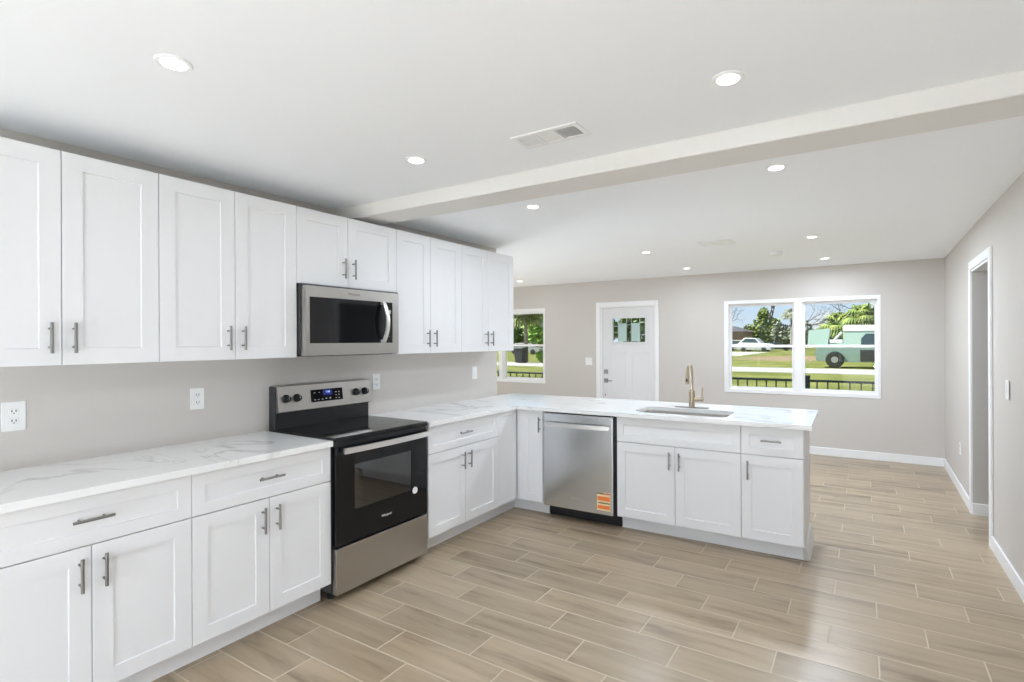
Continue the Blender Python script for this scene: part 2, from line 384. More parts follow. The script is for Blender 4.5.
ADDED_GLASS = (3.75, 6.15, 0.0, 2.15)  # opening for the added side glass, brings daylight in
struct('wall_side', wall('x', YWE, YW, 0, ZC, XL-0.15, XL, (ADDED_GLASS,)), M_wall)
struct('wall_hall_far', wall('y', XR+0.12, HX, 0, ZC, HY1, HY1+0.12), M_hall)
struct('wall_hall_near', wall('y', XR+0.12, HX, 0, ZC, HY0-0.12, HY0), M_hall)
struct('wall_hall_end', wall('x', HY0-0.12, HY1+0.12, 0, ZC, HX, HX+0.15), M_hall)
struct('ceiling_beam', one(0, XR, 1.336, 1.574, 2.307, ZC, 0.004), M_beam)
BH = 0.098
def baseboard(name, bm): struct(name, bm, M_trim)
baseboard('baseboard_far', box(one(DOOR1[1]+0.07, XR+0.016, YW-0.013, YW, 0, BH, 0.003), XL+0.013, DOOR1[0]-0.07, YW-0.013, YW, 0, BH, 0.003))
bm = one(XR-0.013, XR, YB, OPEN[0]-0.075, 0, BH, 0.003); box(bm, XR-0.013, XR, OPEN[1]+0.075, YW, 0, BH, 0.003)
baseboard('baseboard_right', bm)
baseboard('baseboard_hall', box(one(XR+0.12, HX, HY1-0.013, HY1, 0, BH+0.01, 0.003), XR+0.004, XR+0.133, OPEN[1]-0.012, OPEN[1]+0.001, 0, BH, 0.003))
baseboard('baseboard_left', box(one(XL, XL+0.013, YWE+0.013, ADDED_GLASS[0]-0.01, 0, BH), XL, 0, YWE, YWE+0.013, 0, BH))
# doorway casing on the right wall and the jamb inside
bm = one(XR-0.016, XR, OPEN[0]-0.075, OPEN[0]-0.005, 0, OPEN[3]+0.075, 0.003)
box(bm, XR-0.016, XR, OPEN[1]+0.005, OPEN[1]+0.075, 0, OPEN[3]+0.075, 0.003)
box(bm, XR-0.016, XR, OPEN[0]-0.005, OPEN[1]+0.005, OPEN[3]+0.005, OPEN[3]+0.075, 0.003)
box(bm, XR-0.004, XR+0.124, OPEN[0]-0.005, OPEN[0]+0.012, 0, OPEN[3]+0.005)
box(bm, XR-0.004, XR+0.124, OPEN[0]+0.012, OPEN[1], OPEN[3]-0.012, OPEN[3]+0.005)
struct('trim_1', bm, M_trim)
# front door casing
bm = one(DOOR1[0]-0.068, DOOR1[0]+0.004, YW-0.018, YW, 0, DOOR1[3]+0.068, 0.003)
box(bm, DOOR1[1]-0.004, DOOR1[1]+0.042, YW-0.018, YW, 0, DOOR1[3]+0.068, 0.003)
box(bm, DOOR1[0]+0.004, DOOR1[1]-0.004, YW-0.018, YW, DOOR1[3]-0.004, DOOR1[3]+0.068, 0.003)
struct('trim_2', bm, M_trim)

# ------------------------------------------------------------------ windows
def make_window(name, W):
    x0, x1, z0, z1 = W; xm = (x0+x1)/2+0.012
    root = bpy.data.objects.new(name, None); COL.objects.link(root); root.location = ((x0+x1)/2, YW, z0); root['kind'] = 'structure'
    ORG[root.name] = Vector(root.location)
    ya, yb = YW-0.008, YW+0.11
    bm = B(); fw = 0.060
    box(bm, x0, x0+fw, ya, yb, z0, z1, 0.003); box(bm, x1-fw*0.55, x1, ya, yb, z0, z1, 0.003)
    box(bm, x0+fw, x1-fw*0.55, ya, yb, z0, z0+0.05, 0.003); box(bm, x0+fw, x1-fw*0.55, ya, yb, z1-0.05, z1, 0.003)
    box(bm, xm-0.045, xm+0.045, ya, yb, z0+0.05, z1-0.05, 0.003)
    obj('window_frame', bm, M_trim, root)
    zm = z0+(z1-z0)*0.505
    for a, b in ((x0+fw, xm-0.045), (xm+0.045, x1-fw*0.55)):
        for lo, hi, yo, nm in ((zm-0.018, z1-0.05, 0.065, 'upper_sash'), (z0+0.05, zm+0.018, 0.032, 'lower_sash')):
            bm = B(); sw = 0.03; y0, y1 = YW+yo, YW+yo+0.03
            box(bm, a, a+sw, y0, y1, lo, hi); box(bm, b-sw, b, y0, y1, lo, hi)
            box(bm, a+sw, b-sw, y0, y1, lo, lo+0.034); box(bm, a+sw, b-sw, y0, y1, hi-0.034, hi)
            sa = obj(nm, bm, M_trim, root)
            obj('pane', one(a+sw-0.004, b-sw+0.004, y0+0.012, y0+0.017, lo+0.03, hi-0.03), M_glass, sa)
        obj('insect_screen', one(a+0.01, b-0.01, YW+0.100, YW+0.102, z0+0.05, zm), M_screen, root)
    return root
make_window('window_1', WIN1); make_window('window_2', WIN2)

# ------------------------------------------------------------------ front door
d0, d1, d2, d3 = DOOR1
root = bpy.data.objects.new('door_1', None); COL.objects.link(root); root.location = ((d0+d1)/2, YW, 0); root['kind'] = 'structure'; ORG['door_1'] = Vector(root.location)
a, b = d0+0.028, d1-0.028; top = d3-0.022
lx0, lx1, lz0, lz1 = -0.178, 0.357, 1.440, 1.803
YF, YBk = YW+0.020, YW+0.062
bm = wall('y', a, b, 0.012, top, YF, YBk, ((lx0, lx1, lz0, lz1),))
ds = obj('door_slab', bm, M_door, root)
bm = B()
for pa, pb in ((-0.232, 0.040), (0.142, 0.416)):   # applied moulding lines around the two tall panels
    for qa, qb, za, zb in ((pa, pa+0.012, 0.25, 1.282), (pb-0.012, pb, 0.25, 1.282), (pa+0.012, pb-0.012, 0.25, 0.262), (pa+0.012, pb-0.012, 1.270, 1.282)):
        box(bm, qa, qb, YF-(0.018 if za > 1 else 0.003), YF, za, zb+(0.008 if za > 1 else 0))
obj('panel_moulding', bm, M_door, root)
bm = one(lx0-0.03, lx0, YF-0.010, YF, lz0-0.03, lz1+0.03, 0.003); box(bm, lx1, lx1+0.03, YF-0.010, YF, lz0-0.03, lz1+0.03, 0.003)
box(bm, lx0, lx1, YF-0.010, YF, lz0-0.03, lz0, 0.003); box(bm, lx0, lx1, YF-0.010, YF, lz1, lz1+0.03, 0.003)
fr_ = obj('window_frame', bm, M_door, root)
obj('pane', one(lx0, lx1, YF+0.018, YF+0.024, lz0, lz1), M_glass, fr_)
for qa, qb in ((-0.085, 0.045), (0.132, 0.262)):
    obj('frosted_panel', one(qa, qb, YF+0.0135, YF+0.0178, lz0+0.01, lz1-0.075), M_bevelglass, fr_)
bm = B()
for x in (-0.089, 0.050, 0.128, 0.266): box(bm, x-0.004, x+0.004, YF+0.012, YF+0.0178, lz0, lz1)
for z in (lz0+0.07, lz0+0.15, lz1-0.12): box(bm, lx0, -0.093, YF+0.012, YF+0.0178, z-0.004, z+0.004)
for z in (lz1-0.07, lz0+0.11): box(bm, 0.270, lx1, YF+0.012, YF+0.0178, z-0.004, z+0.004)
box(bm, 0.054, 0.124, YF+0.012, YF+0.0178, lz1-0.10, lz1-0.094)
obj('came', bm, M_grey, fr_)
bm = B()
box(bm, d0, a, YW+0.0, YW+0.13, 0, d3); box(bm, b, d1, YW, YW+0.13, 0, d3); box(bm, a, b, YW, YW+0.13, top+0.004, d3)
obj('jamb', bm, M_trim, root)
bm = one(-0.320, -0.254, YF-0.016, YF, 0.945, 1.011, 0.003); box(bm, -0.292, -0.282, YF-0.036, YF-0.016, 0.963, 0.993, 0.002)
obj('deadbolt', bm, M_nickel, root)
bm = one(-0.320, -0.254, YF-0.016, YF, 0.805, 0.871, 0.003); tube(bm, [(-0.287, YF-0.01, 0.838), (-0.287, YF-0.05, 0.838)], 0.011, 10); tube(bm, [(-0.295, YF-0.05, 0.838), (-0.17, YF-0.05, 0.838)], [0.010, 0.007], 10)
obj('lever_handle', bm, M_nickel, root)
bm = lathe(B(), (-0.300, YF, 0.615), [(0.010, 0), (0.010, -0.008), (0.004, -0.010)], 12, 'y')
obj('door_sensor', bm, M_dark, root)

# ------------------------------------------------------------------ added sliding glass door behind the camera, lets daylight in
s0, s1, s2, s3 = ADDED_SLIDER
root = bpy.data.objects.new('added_door_2', None); COL.objects.link(root); root.location = ((s0+s1)/2, YB-0.08, 0); root['kind'] = 'structure'; ORG['added_door_2'] = Vector(root.location)
bm = B(); xm = (s0+s1)/2
for x in (s0, s0+(s1-s0)/3-0.03, s0+(s1-s0)*2/3-0.03, s1-0.06): box(bm, x, x+0.06, YB-0.12, YB-0.04, 0, s3)
box(bm, s0+0.06, s1-0.06, YB-0.12, YB-0.04, s3-0.06, s3); box(bm, s0+0.06, s1-0.06, YB-0.12, YB-0.04, 0, 0.05)
obj('door_frame', bm, M_trim, root); obj('pane', one(s0+0.05, s1-0.05, YB-0.083, YB-0.078, 0.05, s3-0.05), M_glass, root)

g0, g1, g2, g3 = ADDED_GLASS  # added glass door, out of view, admits sun to the living room
root = bpy.data.objects.new('added_door_3', None); COL.objects.link(root); root.location = (XL-0.08, (g0+g1)/2, 0); root['kind'] = 'structure'; ORG['added_door_3'] = Vector(root.location)
bm = B()
for y in (g0, (g0+g1)/2-0.03, g1-0.06): box(bm, XL-0.12, XL-0.04, y, y+0.06, 0, g3)
box(bm, XL-0.12, XL-0.04, g0+0.06, g1-0.06, g3-0.06, g3); box(bm, XL-0.12, XL-0.04, g0+0.06, g1-0.06, 0, 0.05)
obj('door_frame', bm, M_trim, root); obj('pane', one(XL-0.083, XL-0.078, g0+0.05, g1-0.05, 0.05, g3-0.05), M_glass, root)

# ------------------------------------------------------------------ wall cabinets
ZU0, ZU1 = 1.374, 2.264; XU = 0.312; GAP = 0.0015
def wall_cabinet(y0, y1, label, z0=ZU0, split=None, hz=None):
    t = thing('wall_cabinet', label, 'cabinet', (0, (y0+y1)/2, z0), 'white wall cabinets')
    obj('body', one(0.004, XU-0.002, y0+0.001, y1-0.001, z0, ZU1), M_cab, t)
    ym = split if split is not None else (y0+y1)/2
    for k, (a, b) in enumerate(((y0, ym), (ym, y1))):
        d = obj('door', shaker('L', a+GAP, b-GAP, z0+0.001, ZU1-0.001, XU-0.001, 0.019, 0.068), M_cab, t)
        hy = b-0.04 if k == 0 else a+0.036
        obj('handle', bar_handle('L', hy, (hz or z0+0.113), XU+0.018), M_nickel, d)
    return t
wall_cabinet(-0.587, 0.117, 'tall white wall cabinet at the left edge of the picture')
wall_cabinet(0.117, 0.820, 'tall white wall cabinet directly left of the microwave', split=0.468)
wall_cabinet(0.820, 1.588, 'short white wall cabinet above the microwave', z0=1.812, split=1.178, hz=1.93)
wall_cabinet(1.588, 2.293, 'tall white wall cabinet directly right of the microwave', split=1.931)
wall_cabinet(2.293, 3.046, 'white wall cabinet at the far end of the row beside the window', split=2.651)

# ------------------------------------------------------------------ base cabinets, left run
XF = 0.611; TOE = 0.53; ZB0, ZS, ZB1 = 0.118, 0.690, 0.882
def drawer_front(fr, t, u0, u1, n, handle=True, hu=None, false=False):
    d = obj('false_drawer_front' if false else 'drawer', shaker(fr, u0+GAP, u1-GAP, ZS+0.002, ZB1-0.002, n, 0.019, 0.052), M_cab, t)
    if handle: obj('handle', bar_handle(fr, hu if hu else (u0+u1)/2, (ZS+ZB1)/2+0.008, n+NS(fr)*0.019, vert=False), M_nickel, d)
def door_front(fr, t, u0, u1, n, hu=None, z1=None, hz=0.588):
    d = obj('door', shaker(fr, u0+GAP, u1-GAP, ZB0, (z1 or ZS)-0.002, n, 0.019, 0.066), M_cab, t)
    if hu: obj('handle', bar_handle(fr, hu, hz, n+NS(fr)*0.019), M_nickel, d)
def base_left(y0, y1, label, ym, hd):
    t = thing('base_cabinet', label, 'cabinet', (0, (y0+y1)/2, 0), 'white base cabinets')
    obj('body', one(0.012, XF-0.002, y0+0.001, y1-0.001, ZB0-0.008, ZB1+0.001), M_cab, t)
    obj('toe_kick', one(TOE-0.015, TOE, y0, y1, 0, ZB0-0.008), M_cab, t)
    drawer_front('L', t, y0, y1, XF-0.001, hu=hd)
    door_front('L', t, y0, ym, XF-0.001, ym-0.038); door_front('L', t, ym, y1, XF-0.001, ym+0.036)
    return t
base_left(-0.589, 0.115, 'white base cabinet at the bottom left corner of the picture', -0.237, -0.238)
base_left(0.115, 0.823, 'white base cabinet directly left of the black and steel stove', 0.469, 0.468)
t = base_left(1.586, 2.392, 'white base cabinet directly right of the stove', 1.976, 1.960)
obj('filler_panel', shaker('L', 2.3935, 2.647, ZB0, ZB1-0.002, XF-0.001, 0.019, 0.03, 0.003), M_cab, t)
obj('toe_kick', one(TOE-0.015, TOE, 2.392, 2.647, 0, ZB0-0.008), M_cab, t)

# ------------------------------------------------------------------ peninsula (face towards -y)
YP = 2.673; PK = 2.765; PB_ = 3.21
def pen_cab(x0, x1, label, z0=ZB0-0.008):
    t = thing('base_cabinet', label, 'cabinet', ((x0+x1)/2, 3.0, 0), 'white base cabinets')
    return t
def pen_toe(t, x0, x1): obj('toe_kick', one(x0, x1, PK, PK+0.015, 0, ZB0+0.002), M_cab, t)
t = pen_cab(0.0, 0.884, 'narrow single-door white base cabinet in the corner left of the dishwasher')
obj('body', one(0.03, 0.884, YP+0.002, PB_, ZB0-0.008, ZB1+0.001), M_cab, t)
obj('filler_panel', one(0.633, 0.659, YP-0.014, YP+0.001, ZB0, ZB1-0.002), M_cab, t)
door_front('P', t, 0.66, 0.884, YP+0.001, 0.882-0.02, z1=ZB1, hz=0.77); pen_toe(t, TOE-0.015, 0.884); obj('toe_kick', one(TOE-0.015, TOE, 2.650, PK, 0, ZB0-0.008), M_cab, t)
t = pen_cab(1.545, 2.452, 'wide white sink base cabinet right of the dishwasher')
bm = one(1.5465, 1.564, YP+0.002, PB_, ZB0-0.008, ZB1+0.001); box(bm, 2.433, 2.4505, YP+0.002, PB_, ZB0-0.008, ZB1+0.001)
box(bm, 1.564, 2.433, PB_-0.012, PB_, ZB0-0.008, ZB1+0.001); box(bm, 1.564, 2.433, YP+0.002, PB_-0.012, ZB0-0.008, ZB0+0.01); box(bm, 1.564, 2.433, YP+0.002, YP+0.02, 0.66, ZB1+0.001)
obj('body', bm, M_cab, t)
drawer_front('P', t, 1.545, 2.452, YP+0.001, handle=False, false=True)
door_front('P', t, 1.545, 1.996, YP+0.001, 1.959); door_front('P', t, 1.996, 2.452, YP+0.001, 2.031); pen_toe(t, 1.545, 2.452)
t = pen_cab(2.452, 2.838, 'narrow white base cabinet at the open end of the peninsula')
obj('body', one(2.4535, 2.826, YP+0.002, PB_, ZB0-0.008, ZB1+0.001), M_cab, t)
drawer_front('P', t, 2.452, 2.836, YP+0.001, hu=2.645); door_front('P', t, 2.452, 2.836, YP+0.001, 2.498); pen_toe(t, 2.452, 2.838)
pe = thing('peninsula_panel', 'plain white panel closing the open end of the peninsula', 'cabinet panel', (2.84, 2.95, 0))
bm = B(); pr = [(YP+0.003, 0.112), (YP+0.003, ZB1+0.001), (PB_+0.012, ZB1+0.001), (PB_+0.012, 0.0), (PK, 0.0)]
ra = [bm.verts.new((2.827, y, z)) for y, z in pr]; rb = [bm.verts.new((2.838, y, z)) for y, z in pr]
bm.faces.new(ra); bm.faces.new(rb)
for k in range(5): bm.faces.new((ra[k], ra[(k+1) % 5], rb[(k+1) % 5], rb[k]))
obj('end_panel', bm, M_cab, pe)
c = obj('back_panel', one(0.03, 2.826, PB_+0.001, PB_+0.012, 0.0, ZB1+0.001), M_cab, origin=(1.4, PB_, 0)); tag(c, 'plain white back of the peninsula on the living room side', 'cabinet panel')
bm = B()   # flared moulding round the foot of the end panel
prof = [(2.838, 0.0), (2.866, 0.0), (2.864, 0.016), (2.850, 0.09), (2.842, 0.112), (2.838, 0.112)]
ra = [bm.verts.new((x, YP+0.004+(PK-YP-0.004)*(1-z/0.112), z)) for x, z in prof]; rb = [bm.verts.new((x, PB_+0.012, z)) for x, z in prof]
bm.faces.new(ra); bm.faces.new(rb)
for k in range(len(prof)): bm.faces.new((ra[k], ra[(k+1) % len(prof)], rb[(k+1) % len(prof)], rb[k]))
obj('base_moulding', bm, M_cab, pe)

# ------------------------------------------------------------------ countertops
ZT0, ZT = 0.884, 0.915
c = obj('countertop', wall('z', 0.0, 0.648, -1.5, 0.824, ZT0, ZT), M_quartz, origin=(0.3, -0.3, ZT0))
tag(c, 'white veined quartz countertop left of the stove', 'countertop')
SK = (1.640, 2.336, 2.745, 3.115)   # sink cut-out
us = [0.0, 0.648, SK[0], SK[1], 2.884]; vs = [1.580, 2.632, SK[2], SK[3], 3.498]
bm = solid_grid('z', us, vs, lambda u, v: (u < 0.648 or v > 2.632) and not (SK[0] < u < SK[1] and SK[2] < v < SK[3]), ZT0, ZT)
for cx, cy, sx, sy in ((SK[0], SK[2], 1, 1), (SK[1], SK[2], -1, 1), (SK[0], SK[3], 1, -1), (SK[1], SK[3], -1, -1)):   # rounded corners of the cut-out
    r = 0.06; pts = [(cx, cy)]+[(cx+sx*(r-r*math.cos(k*PI/12)), cy+sy*(r-r*math.sin(k*PI/12))) for k in range(7)]
    lo = [bm.verts.new((x, y, ZT0)) for x, y in pts]; hi = [bm.verts.new((x, y, ZT)) for x, y in pts]
    bm.faces.new(lo); bm.faces.new(hi)
    for k in range(len(pts)): bm.faces.new((lo[k], lo[(k+1) % len(pts)], hi[(k+1) % len(pts)], hi[k]))
c = obj('countertop', bm, M_quartz, origin=(0.3, 2.9, ZT0))
tag(c, 'white quartz countertop running right of the stove and over the peninsula with a sink cut-out', 'countertop')
# sink
sk = thing('kitchen_sink', 'stainless undermount sink basin in the peninsula countertop', 'sink', (1.99, 2.93, 0.70))
bm = B(); x0, x1, y0, y1 = SK[0]-0.008, SK[1]+0.008, SK[2]-0.008, SK[3]+0.008
def rrect(x0, x1, y0, y1, r, z):
    pts = []
    for cx, cy, a0 in ((x1-r, y1-r, 0), (x0+r, y1-r, 90), (x0+r, y0+r, 180), (x1-r, y0+r, 270)):
        for k in range(6): a = math.radians(a0+k*18); pts.append((cx+r*math.cos(a), cy+r*math.sin(a), z))
    return [bm.verts.new(p) for p in pts]
R = [rrect(x0-0.02, x1+0.02, y0-0.02, y1+0.02, 0.07, 0.883), rrect(x0, x1, y0, y1, 0.06, 0.883), rrect(x0+0.006, x1-0.006, y0+0.006, y1-0.006, 0.06, 0.72), rrect(x0+0.03, x1-0.03, y0+0.03, y1-0.03, 0.05, 0.700)]
for a, b in zip(R[:-1], R[1:]):
    for k in range(24): bm.faces.new((a[k], a[(k+1) % 24], b[(k+1) % 24], b[k]))
bm.faces.new(R[-1])
bo = obj('basin', bm, M_sink, sk, smooth=True)
md_ = bo.modifiers.new('thickness', 'SOLIDIFY'); md_.thickness = 0.0015; md_.offset = -1
obj('drain', lathe(B(), (1.99, 2.95, 0.701), [(0.045, 0), (0.045, 0.003), (0.03, 0.004), (0.028, 0.001)], 20), M_nickel, sk)
# faucet
FX, FY = 1.978, 3.205
fa = thing('kitchen_faucet', 'warm nickel gooseneck faucet with side lever behind the sink', 'faucet', (FX, FY, ZT))
bm = B(); lathe(bm, (FX, FY, ZT), [(0.030, 0.0), (0.030, 0.004), (0.026, 0.007)], 24); obj('base_ring', bm, M_champ, fa, smooth=True)
bm = one(FX-0.135, FX+0.135, FY-0.030, FY+0.030, ZT, ZT+0.005, 0.002); obj('deck_plate', bm, M_nickel, fa, label='grey metal deck plate')
bm = lathe(B(), (FX, FY, ZT+0.007), [(0.023, 0), (0.024, 0.02), (0.024, 0.115), (0.019, 0.130), (0.0145, 0.135)], 20); obj('body', bm, M_champ, fa, smooth=True)
pts = [(FX, FY, ZT+0.14), (FX, FY, ZT+0.265)]+[(FX+0.004-0.004*math.cos(a), FY-0.085+0.085*math.cos(a), ZT+0.265+0.085*math.sin(a)) for a in [k*PI/10 for k in range(1, 11)]]
pts += [(FX+0.008, FY-0.17, ZT+0.255)]
obj('spout', tube(B(), pts, 0.0115, 12), M_champ, fa, smooth=True)
bm = lathe(B(), (FX+0.008, FY-0.17, ZT+0.278), [(0.0125, 0), (0.0135, -0.012), (0.0145, -0.05), (0.0158, -0.072), (0.012, -0.077)], 16); sh_ = obj('spray_head', bm, M_champ, fa, smooth=True)
obj('button', one(FX+0.001, FX+0.015, FY-0.188, FY-0.183, ZT+0.222, ZT+0.246, 0.002), M_dark, sh_)
bm = tube(B(), [(FX+0.02, FY, ZT+0.07), (FX+0.092, FY, ZT+0.07)], [0.019, 0.019], 14); tube(bm, [(FX+0.078, FY, ZT+0.07), (FX+0.084, FY, ZT+0.165)], [0.008, 0.006], 10)
obj('lever_handle', bm, M_champ, fa, smooth=True)

# ------------------------------------------------------------------ stove
st = thing('electric_stove', 'freestanding black and stainless steel stove between the base cabinets', 'stove', (0.33, 1.2, 0))
SY0, SY1, SX = 0.829, 1.548, 0.655
bm = B()
box(bm, 0.02, 0.62, SY0, 1.575, 0.055, 0.30); box(bm, 0.02, 0.06, SY0, 1.575, 0.30, 0.90)
box(bm, 0.06, 0.62, SY0, SY0+0.05, 0.30, 0.90); box(bm, 0.06, 0.62, 1.525, 1.575, 0.30, 0.90); box(bm, 0.06, 0.62, SY0+0.05, 1.525, 0.82, 0.90)
obj('body', bm, M_char, st)
for x in (0.10, 0.55):
    for y in (SY0+0.05, SY1-0.05): obj('foot', lathe(B(), (x, y, 0), [(0.022, 0), (0.022, 0.02), (0.012, 0.03), (0.012, 0.056)], 12), M_black, st)
bm = one(0.07, SX+0.006, SY0+0.001, SY1+0.006, 0.899, 0.928, 0.006, 2); ct = obj('cooktop', bm, M_blackgl, st)
M_ring = mat('burner_print', (0.016, 0.016, 0.016), 0.2)
for cx, cy, r in ((0.22, 1.02, 0.075), (0.22, 1.37, 0.09), (0.46, 1.02, 0.105), (0.46, 1.37, 0.075)):
    bm = B()
    for k in range(40):
        a, b = 2*PI*k/40, 2*PI*(k+1)/40
        bm.faces.new([bm.verts.new((cx+rr*math.cos(q), cy+rr*math.sin(q), 0.9284)) for rr, q in ((r, a), (r, b), (r-0.002, b), (r-0.002, a))])
    bmesh.ops.remove_doubles(bm, verts=bm.verts, dist=1e-5)
    obj('burner_ring', bm, M_ring, ct)
# vent gap under the cooktop, oven door with window, handle
obj('vent_trim', one(0.60, SX-0.012, SY0+0.004, SY1, 0.872, 0.899), M_black, st)
dz0, dz1 = 0.318, 0.872
W = (0.962, 1.408, 0.497, 0.758)
od = obj('oven_door', wall('x', SY0+0.006, SY1-0.002, dz0, dz1, SX-0.03, SX, (W,)), M_blackgl, st)
obj('oven_window', one(SX-0.008, SX-0.003, W[0], W[1], W[2], W[3]), M_oven, od)
bm = one(SX+0.030, SX+0.046, SY0+0.045, SY1-0.006, 0.838, 0.870, 0.003, 2)
n_ = 12
hb = B(); y0h, y1h = SY0+0.04, SY1-0.004
sec = [[(x, y, z) for x, z in ((0.0, 0.836), (0.0, 0.868), (0.014, 0.868), (0.014, 0.836))] for y in [y0h+(y1h-y0h)*k/n_ for k in range(n_+1)]]
rings = []
for k, s_ in enumerate(sec):
    bow = SX+0.026+0.014*(1-(2*k/n_-1)**2)
    rings.append([hb.verts.new((bow+x, y, z)) for x, y, z in s_])
for k in range(n_):
    for j in range(4): hb.faces.new((rings[k][j], rings[k][(j+1) % 4], rings[k+1][(j+1) % 4], rings[k+1][j]))
hb.faces.new(rings[0]); hb.faces.new(rings[-1])
for y in (y0h+0.03, y1h-0.03): box(hb, SX-0.002, SX+0.034, y-0.012, y+0.012, 0.843, 0.861)
bm.free(); obj('door_handle', hb, M_bar, od)
bm = B()
for z in (0.56,):
    for k in range(16): tube(bm, [(0.12, W[0]-0.05+k*0.036, z), (0.60, W[0]-0.05+k*0.036, z)], 0.003, 6)
    tube(bm, [(0.60, W[0]-0.06, z), (0.60, W[1]+0.06, z)], 0.005, 6); tube(bm, [(0.12, W[0]-0.06, z), (0.12, W[1]+0.06, z)], 0.005, 6)
obj('oven_rack', bm, M_grey, st)
bm = lathe(B(), (SX, 1.436, 0.492), [(0.022, 0), (0.022, 0.0012)], 24, 'x'); sb = obj('round_sticker', bm, M_plastic, od)
for k in range(4): obj('sticker_print', one(SX+0.0012, SX+0.0016, 1.424+0.003*abs(k-1.5), 1.448-0.003*abs(k-1.5), 0.482+k*0.006, 0.4845+k*0.006), M_print, sb)
text('Whirlpool', 0.019, M_plastic, od, face_x((SX+0.0006, 1.197, 0.402)), 'brand_lettering')
bm = one(0.60, SX+0.004, SY0+0.006, SY1-0.002, 0.048, 0.306, 0.004, 2); obj('storage_drawer', bm, M_steel, st)
# backguard with slanted control panel
bm = B(); pr = [(0.004, 0.90), (0.060, 0.90), (0.060, 1.022), (0.094, 1.030), (0.074, 1.186), (0.060, 1.192), (0.004, 1.192)]
r0 = [bm.verts.new((x, SY0+0.024, z)) for x, z in pr]; r1 = [bm.verts.new((x, SY1+0.016, z)) for x, z in pr]
bm.faces.new(r0); bm.faces.new(r1)
for k in range(7): bm.faces.new((r0[k], r0[(k+1) % 7], r1[(k+1) % 7], r1[k]))
obj('backguard_end', one(0.004, 0.062, SY0+0.016, SY0+0.024, 0.90, 1.186), M_char, st)
bg_ = obj('backguard', bm, M_steel, st)
obj('splash_panel', one(0.056, 0.066, SY0+0.026, SY1+0.010, 0.926, 1.022), M_black, st)
def slant(x_out, y, z):   # point on the tilted control face
    f = (z-1.030)/(1.186-1.030); return Vector((0.094-0.020*f+x_out, y, z))
cp = B()
pts = [slant(0.0012, y, z) for y, z in ((1.078, 1.070), (1.322, 1.070), (1.322, 1.150), (1.078, 1.150))]; back = [p-Vector((0.003, 0, 0)) for p in pts]
fv = [cp.verts.new(p) for p in pts]; bv = [cp.verts.new(p) for p in back]
cp.faces.new(fv); cp.faces.new(bv)
for k in range(4): cp.faces.new((fv[k], fv[(k+1) % 4], bv[(k+1) % 4], bv[k]))
pn = obj('control_panel', cp, M_blackgl, bg_)
def patch(rects, m, name, par, out=0.0022):
    bm = B()
    for ya, yb, za, zb in rects: bm.faces.new([bm.verts.new(slant(out, y, z)) for y, z in ((ya, za), (yb, za), (yb, zb), (ya, zb))])
    return obj(name, bm, m, par, recalc=False)
patch([(1.168, 1.240, 1.108, 1.145)], M_disp, 'display', pn)
Mx = Matrix.Translation(slant(0.0030, 1.204, 1.131)) @ Matrix(((0, -0.127, 0.992, 0), (1, 0, 0, 0), (0, 0.992, 0.127, 0), (0, 0, 0, 1)))
text('1:36', 0.020, M_digit, pn, Mx, 'clock_digits', 0.0002)
for rc in [(1.10+0.028*k, 1.112+0.028*k, 1.082, 1.087) for k in range(3)]+[(1.262+0.024*k, 1.274+0.024*k, 1.082+0.02*j, 1.087+0.02*j) for k in range(2) for j in range(3)]+[(1.185, 1.196, 1.084, 1.092), (1.215, 1.226, 1.084, 1.092), (1.10, 1.112, 1.128, 1.133), (1.136, 1.146, 1.128, 1.133)]:
    patch([rc], M_print, 'key_mark', pn)
for ky in (0.906, 0.980, 1.432, 1.508):
    p = slant(0, ky, 1.110)
    bm = lathe(B(), p, [(0.026, -0.002), (0.026, 0.006), (0.022, 0.010), (0.020, 0.026), (0.017, 0.028)], 20, 'x'); box(bm, p.x+0.02, p.x+0.034, ky-0.005, ky+0.005, 1.092, 1.128, 0.002)
    k_ = obj('knob', bm, M_knob, bg_, smooth=True)
    obj('pointer_mark', one(p.x+0.034, p.x+0.0346, ky-0.0012, ky+0.0012, 1.110, 1.127), M_print, k_)

# ------------------------------------------------------------------ microwave
mw = thing('microwave_oven', 'stainless over-the-range microwave under the short wall cabinet', 'microwave', (0.19, 1.2, 1.385))
MY0, MY1, MZ0, MZ1, MX = 0.824, 1.541, 1.384, 1.797, 0.398
bm = one(0.0, 0.352, MY0, 1.580, MZ0+0.012, 1.810); obj('body', bm, M_char, mw)
Wm = (0.856, 1.488, 1.457, 1.732)
dr = obj('front_frame', wall('x', MY0+0.008, MY1, MZ0, MZ1, 0.352, MX, (Wm,)), M_steel, mw)
obj('door_window', one(MX-0.012, MX-0.002, Wm[0], 1.412, Wm[2], Wm[3]), M_blackgl, dr)
pn = obj('control_panel', one(MX-0.012, MX-0.003, 1.413, Wm[1], Wm[2], Wm[3]), M_blackgl, dr)
bm = B(); box(bm, MX-0.003, MX-0.0026, 1.447, 1.475, 1.655, 1.680); obj('display', bm, M_print, pn)
for k in range(4): obj('key_mark', one(MX-0.003, MX-0.0026, 1.455, 1.461, 1.50+k*0.035, 1.504+k*0.035), M_print, pn)
bm = B(); n_ = 14; rings = []
for k in range(n_+1):
    f = k/n_; z = 1.464+f*(1.727-1.464); bow = 0.012+0.040*(1-(2*f-1)**2)
    rings.append([bm.verts.new((MX+bow+x, 1.398+y, z)) for x, y in ((0, -0.015), (0.010, -0.013), (0.012, 0), (0.010, 0.013), (0, 0.015))])
for k in range(n_):
    for j in range(5): bm.faces.new((rings[k][j], rings[k][(j+1) % 5], rings[k+1][(j+1) % 5], rings[k+1][j]))
bm.faces.new(rings[0]); bm.faces.new(rings[-1])
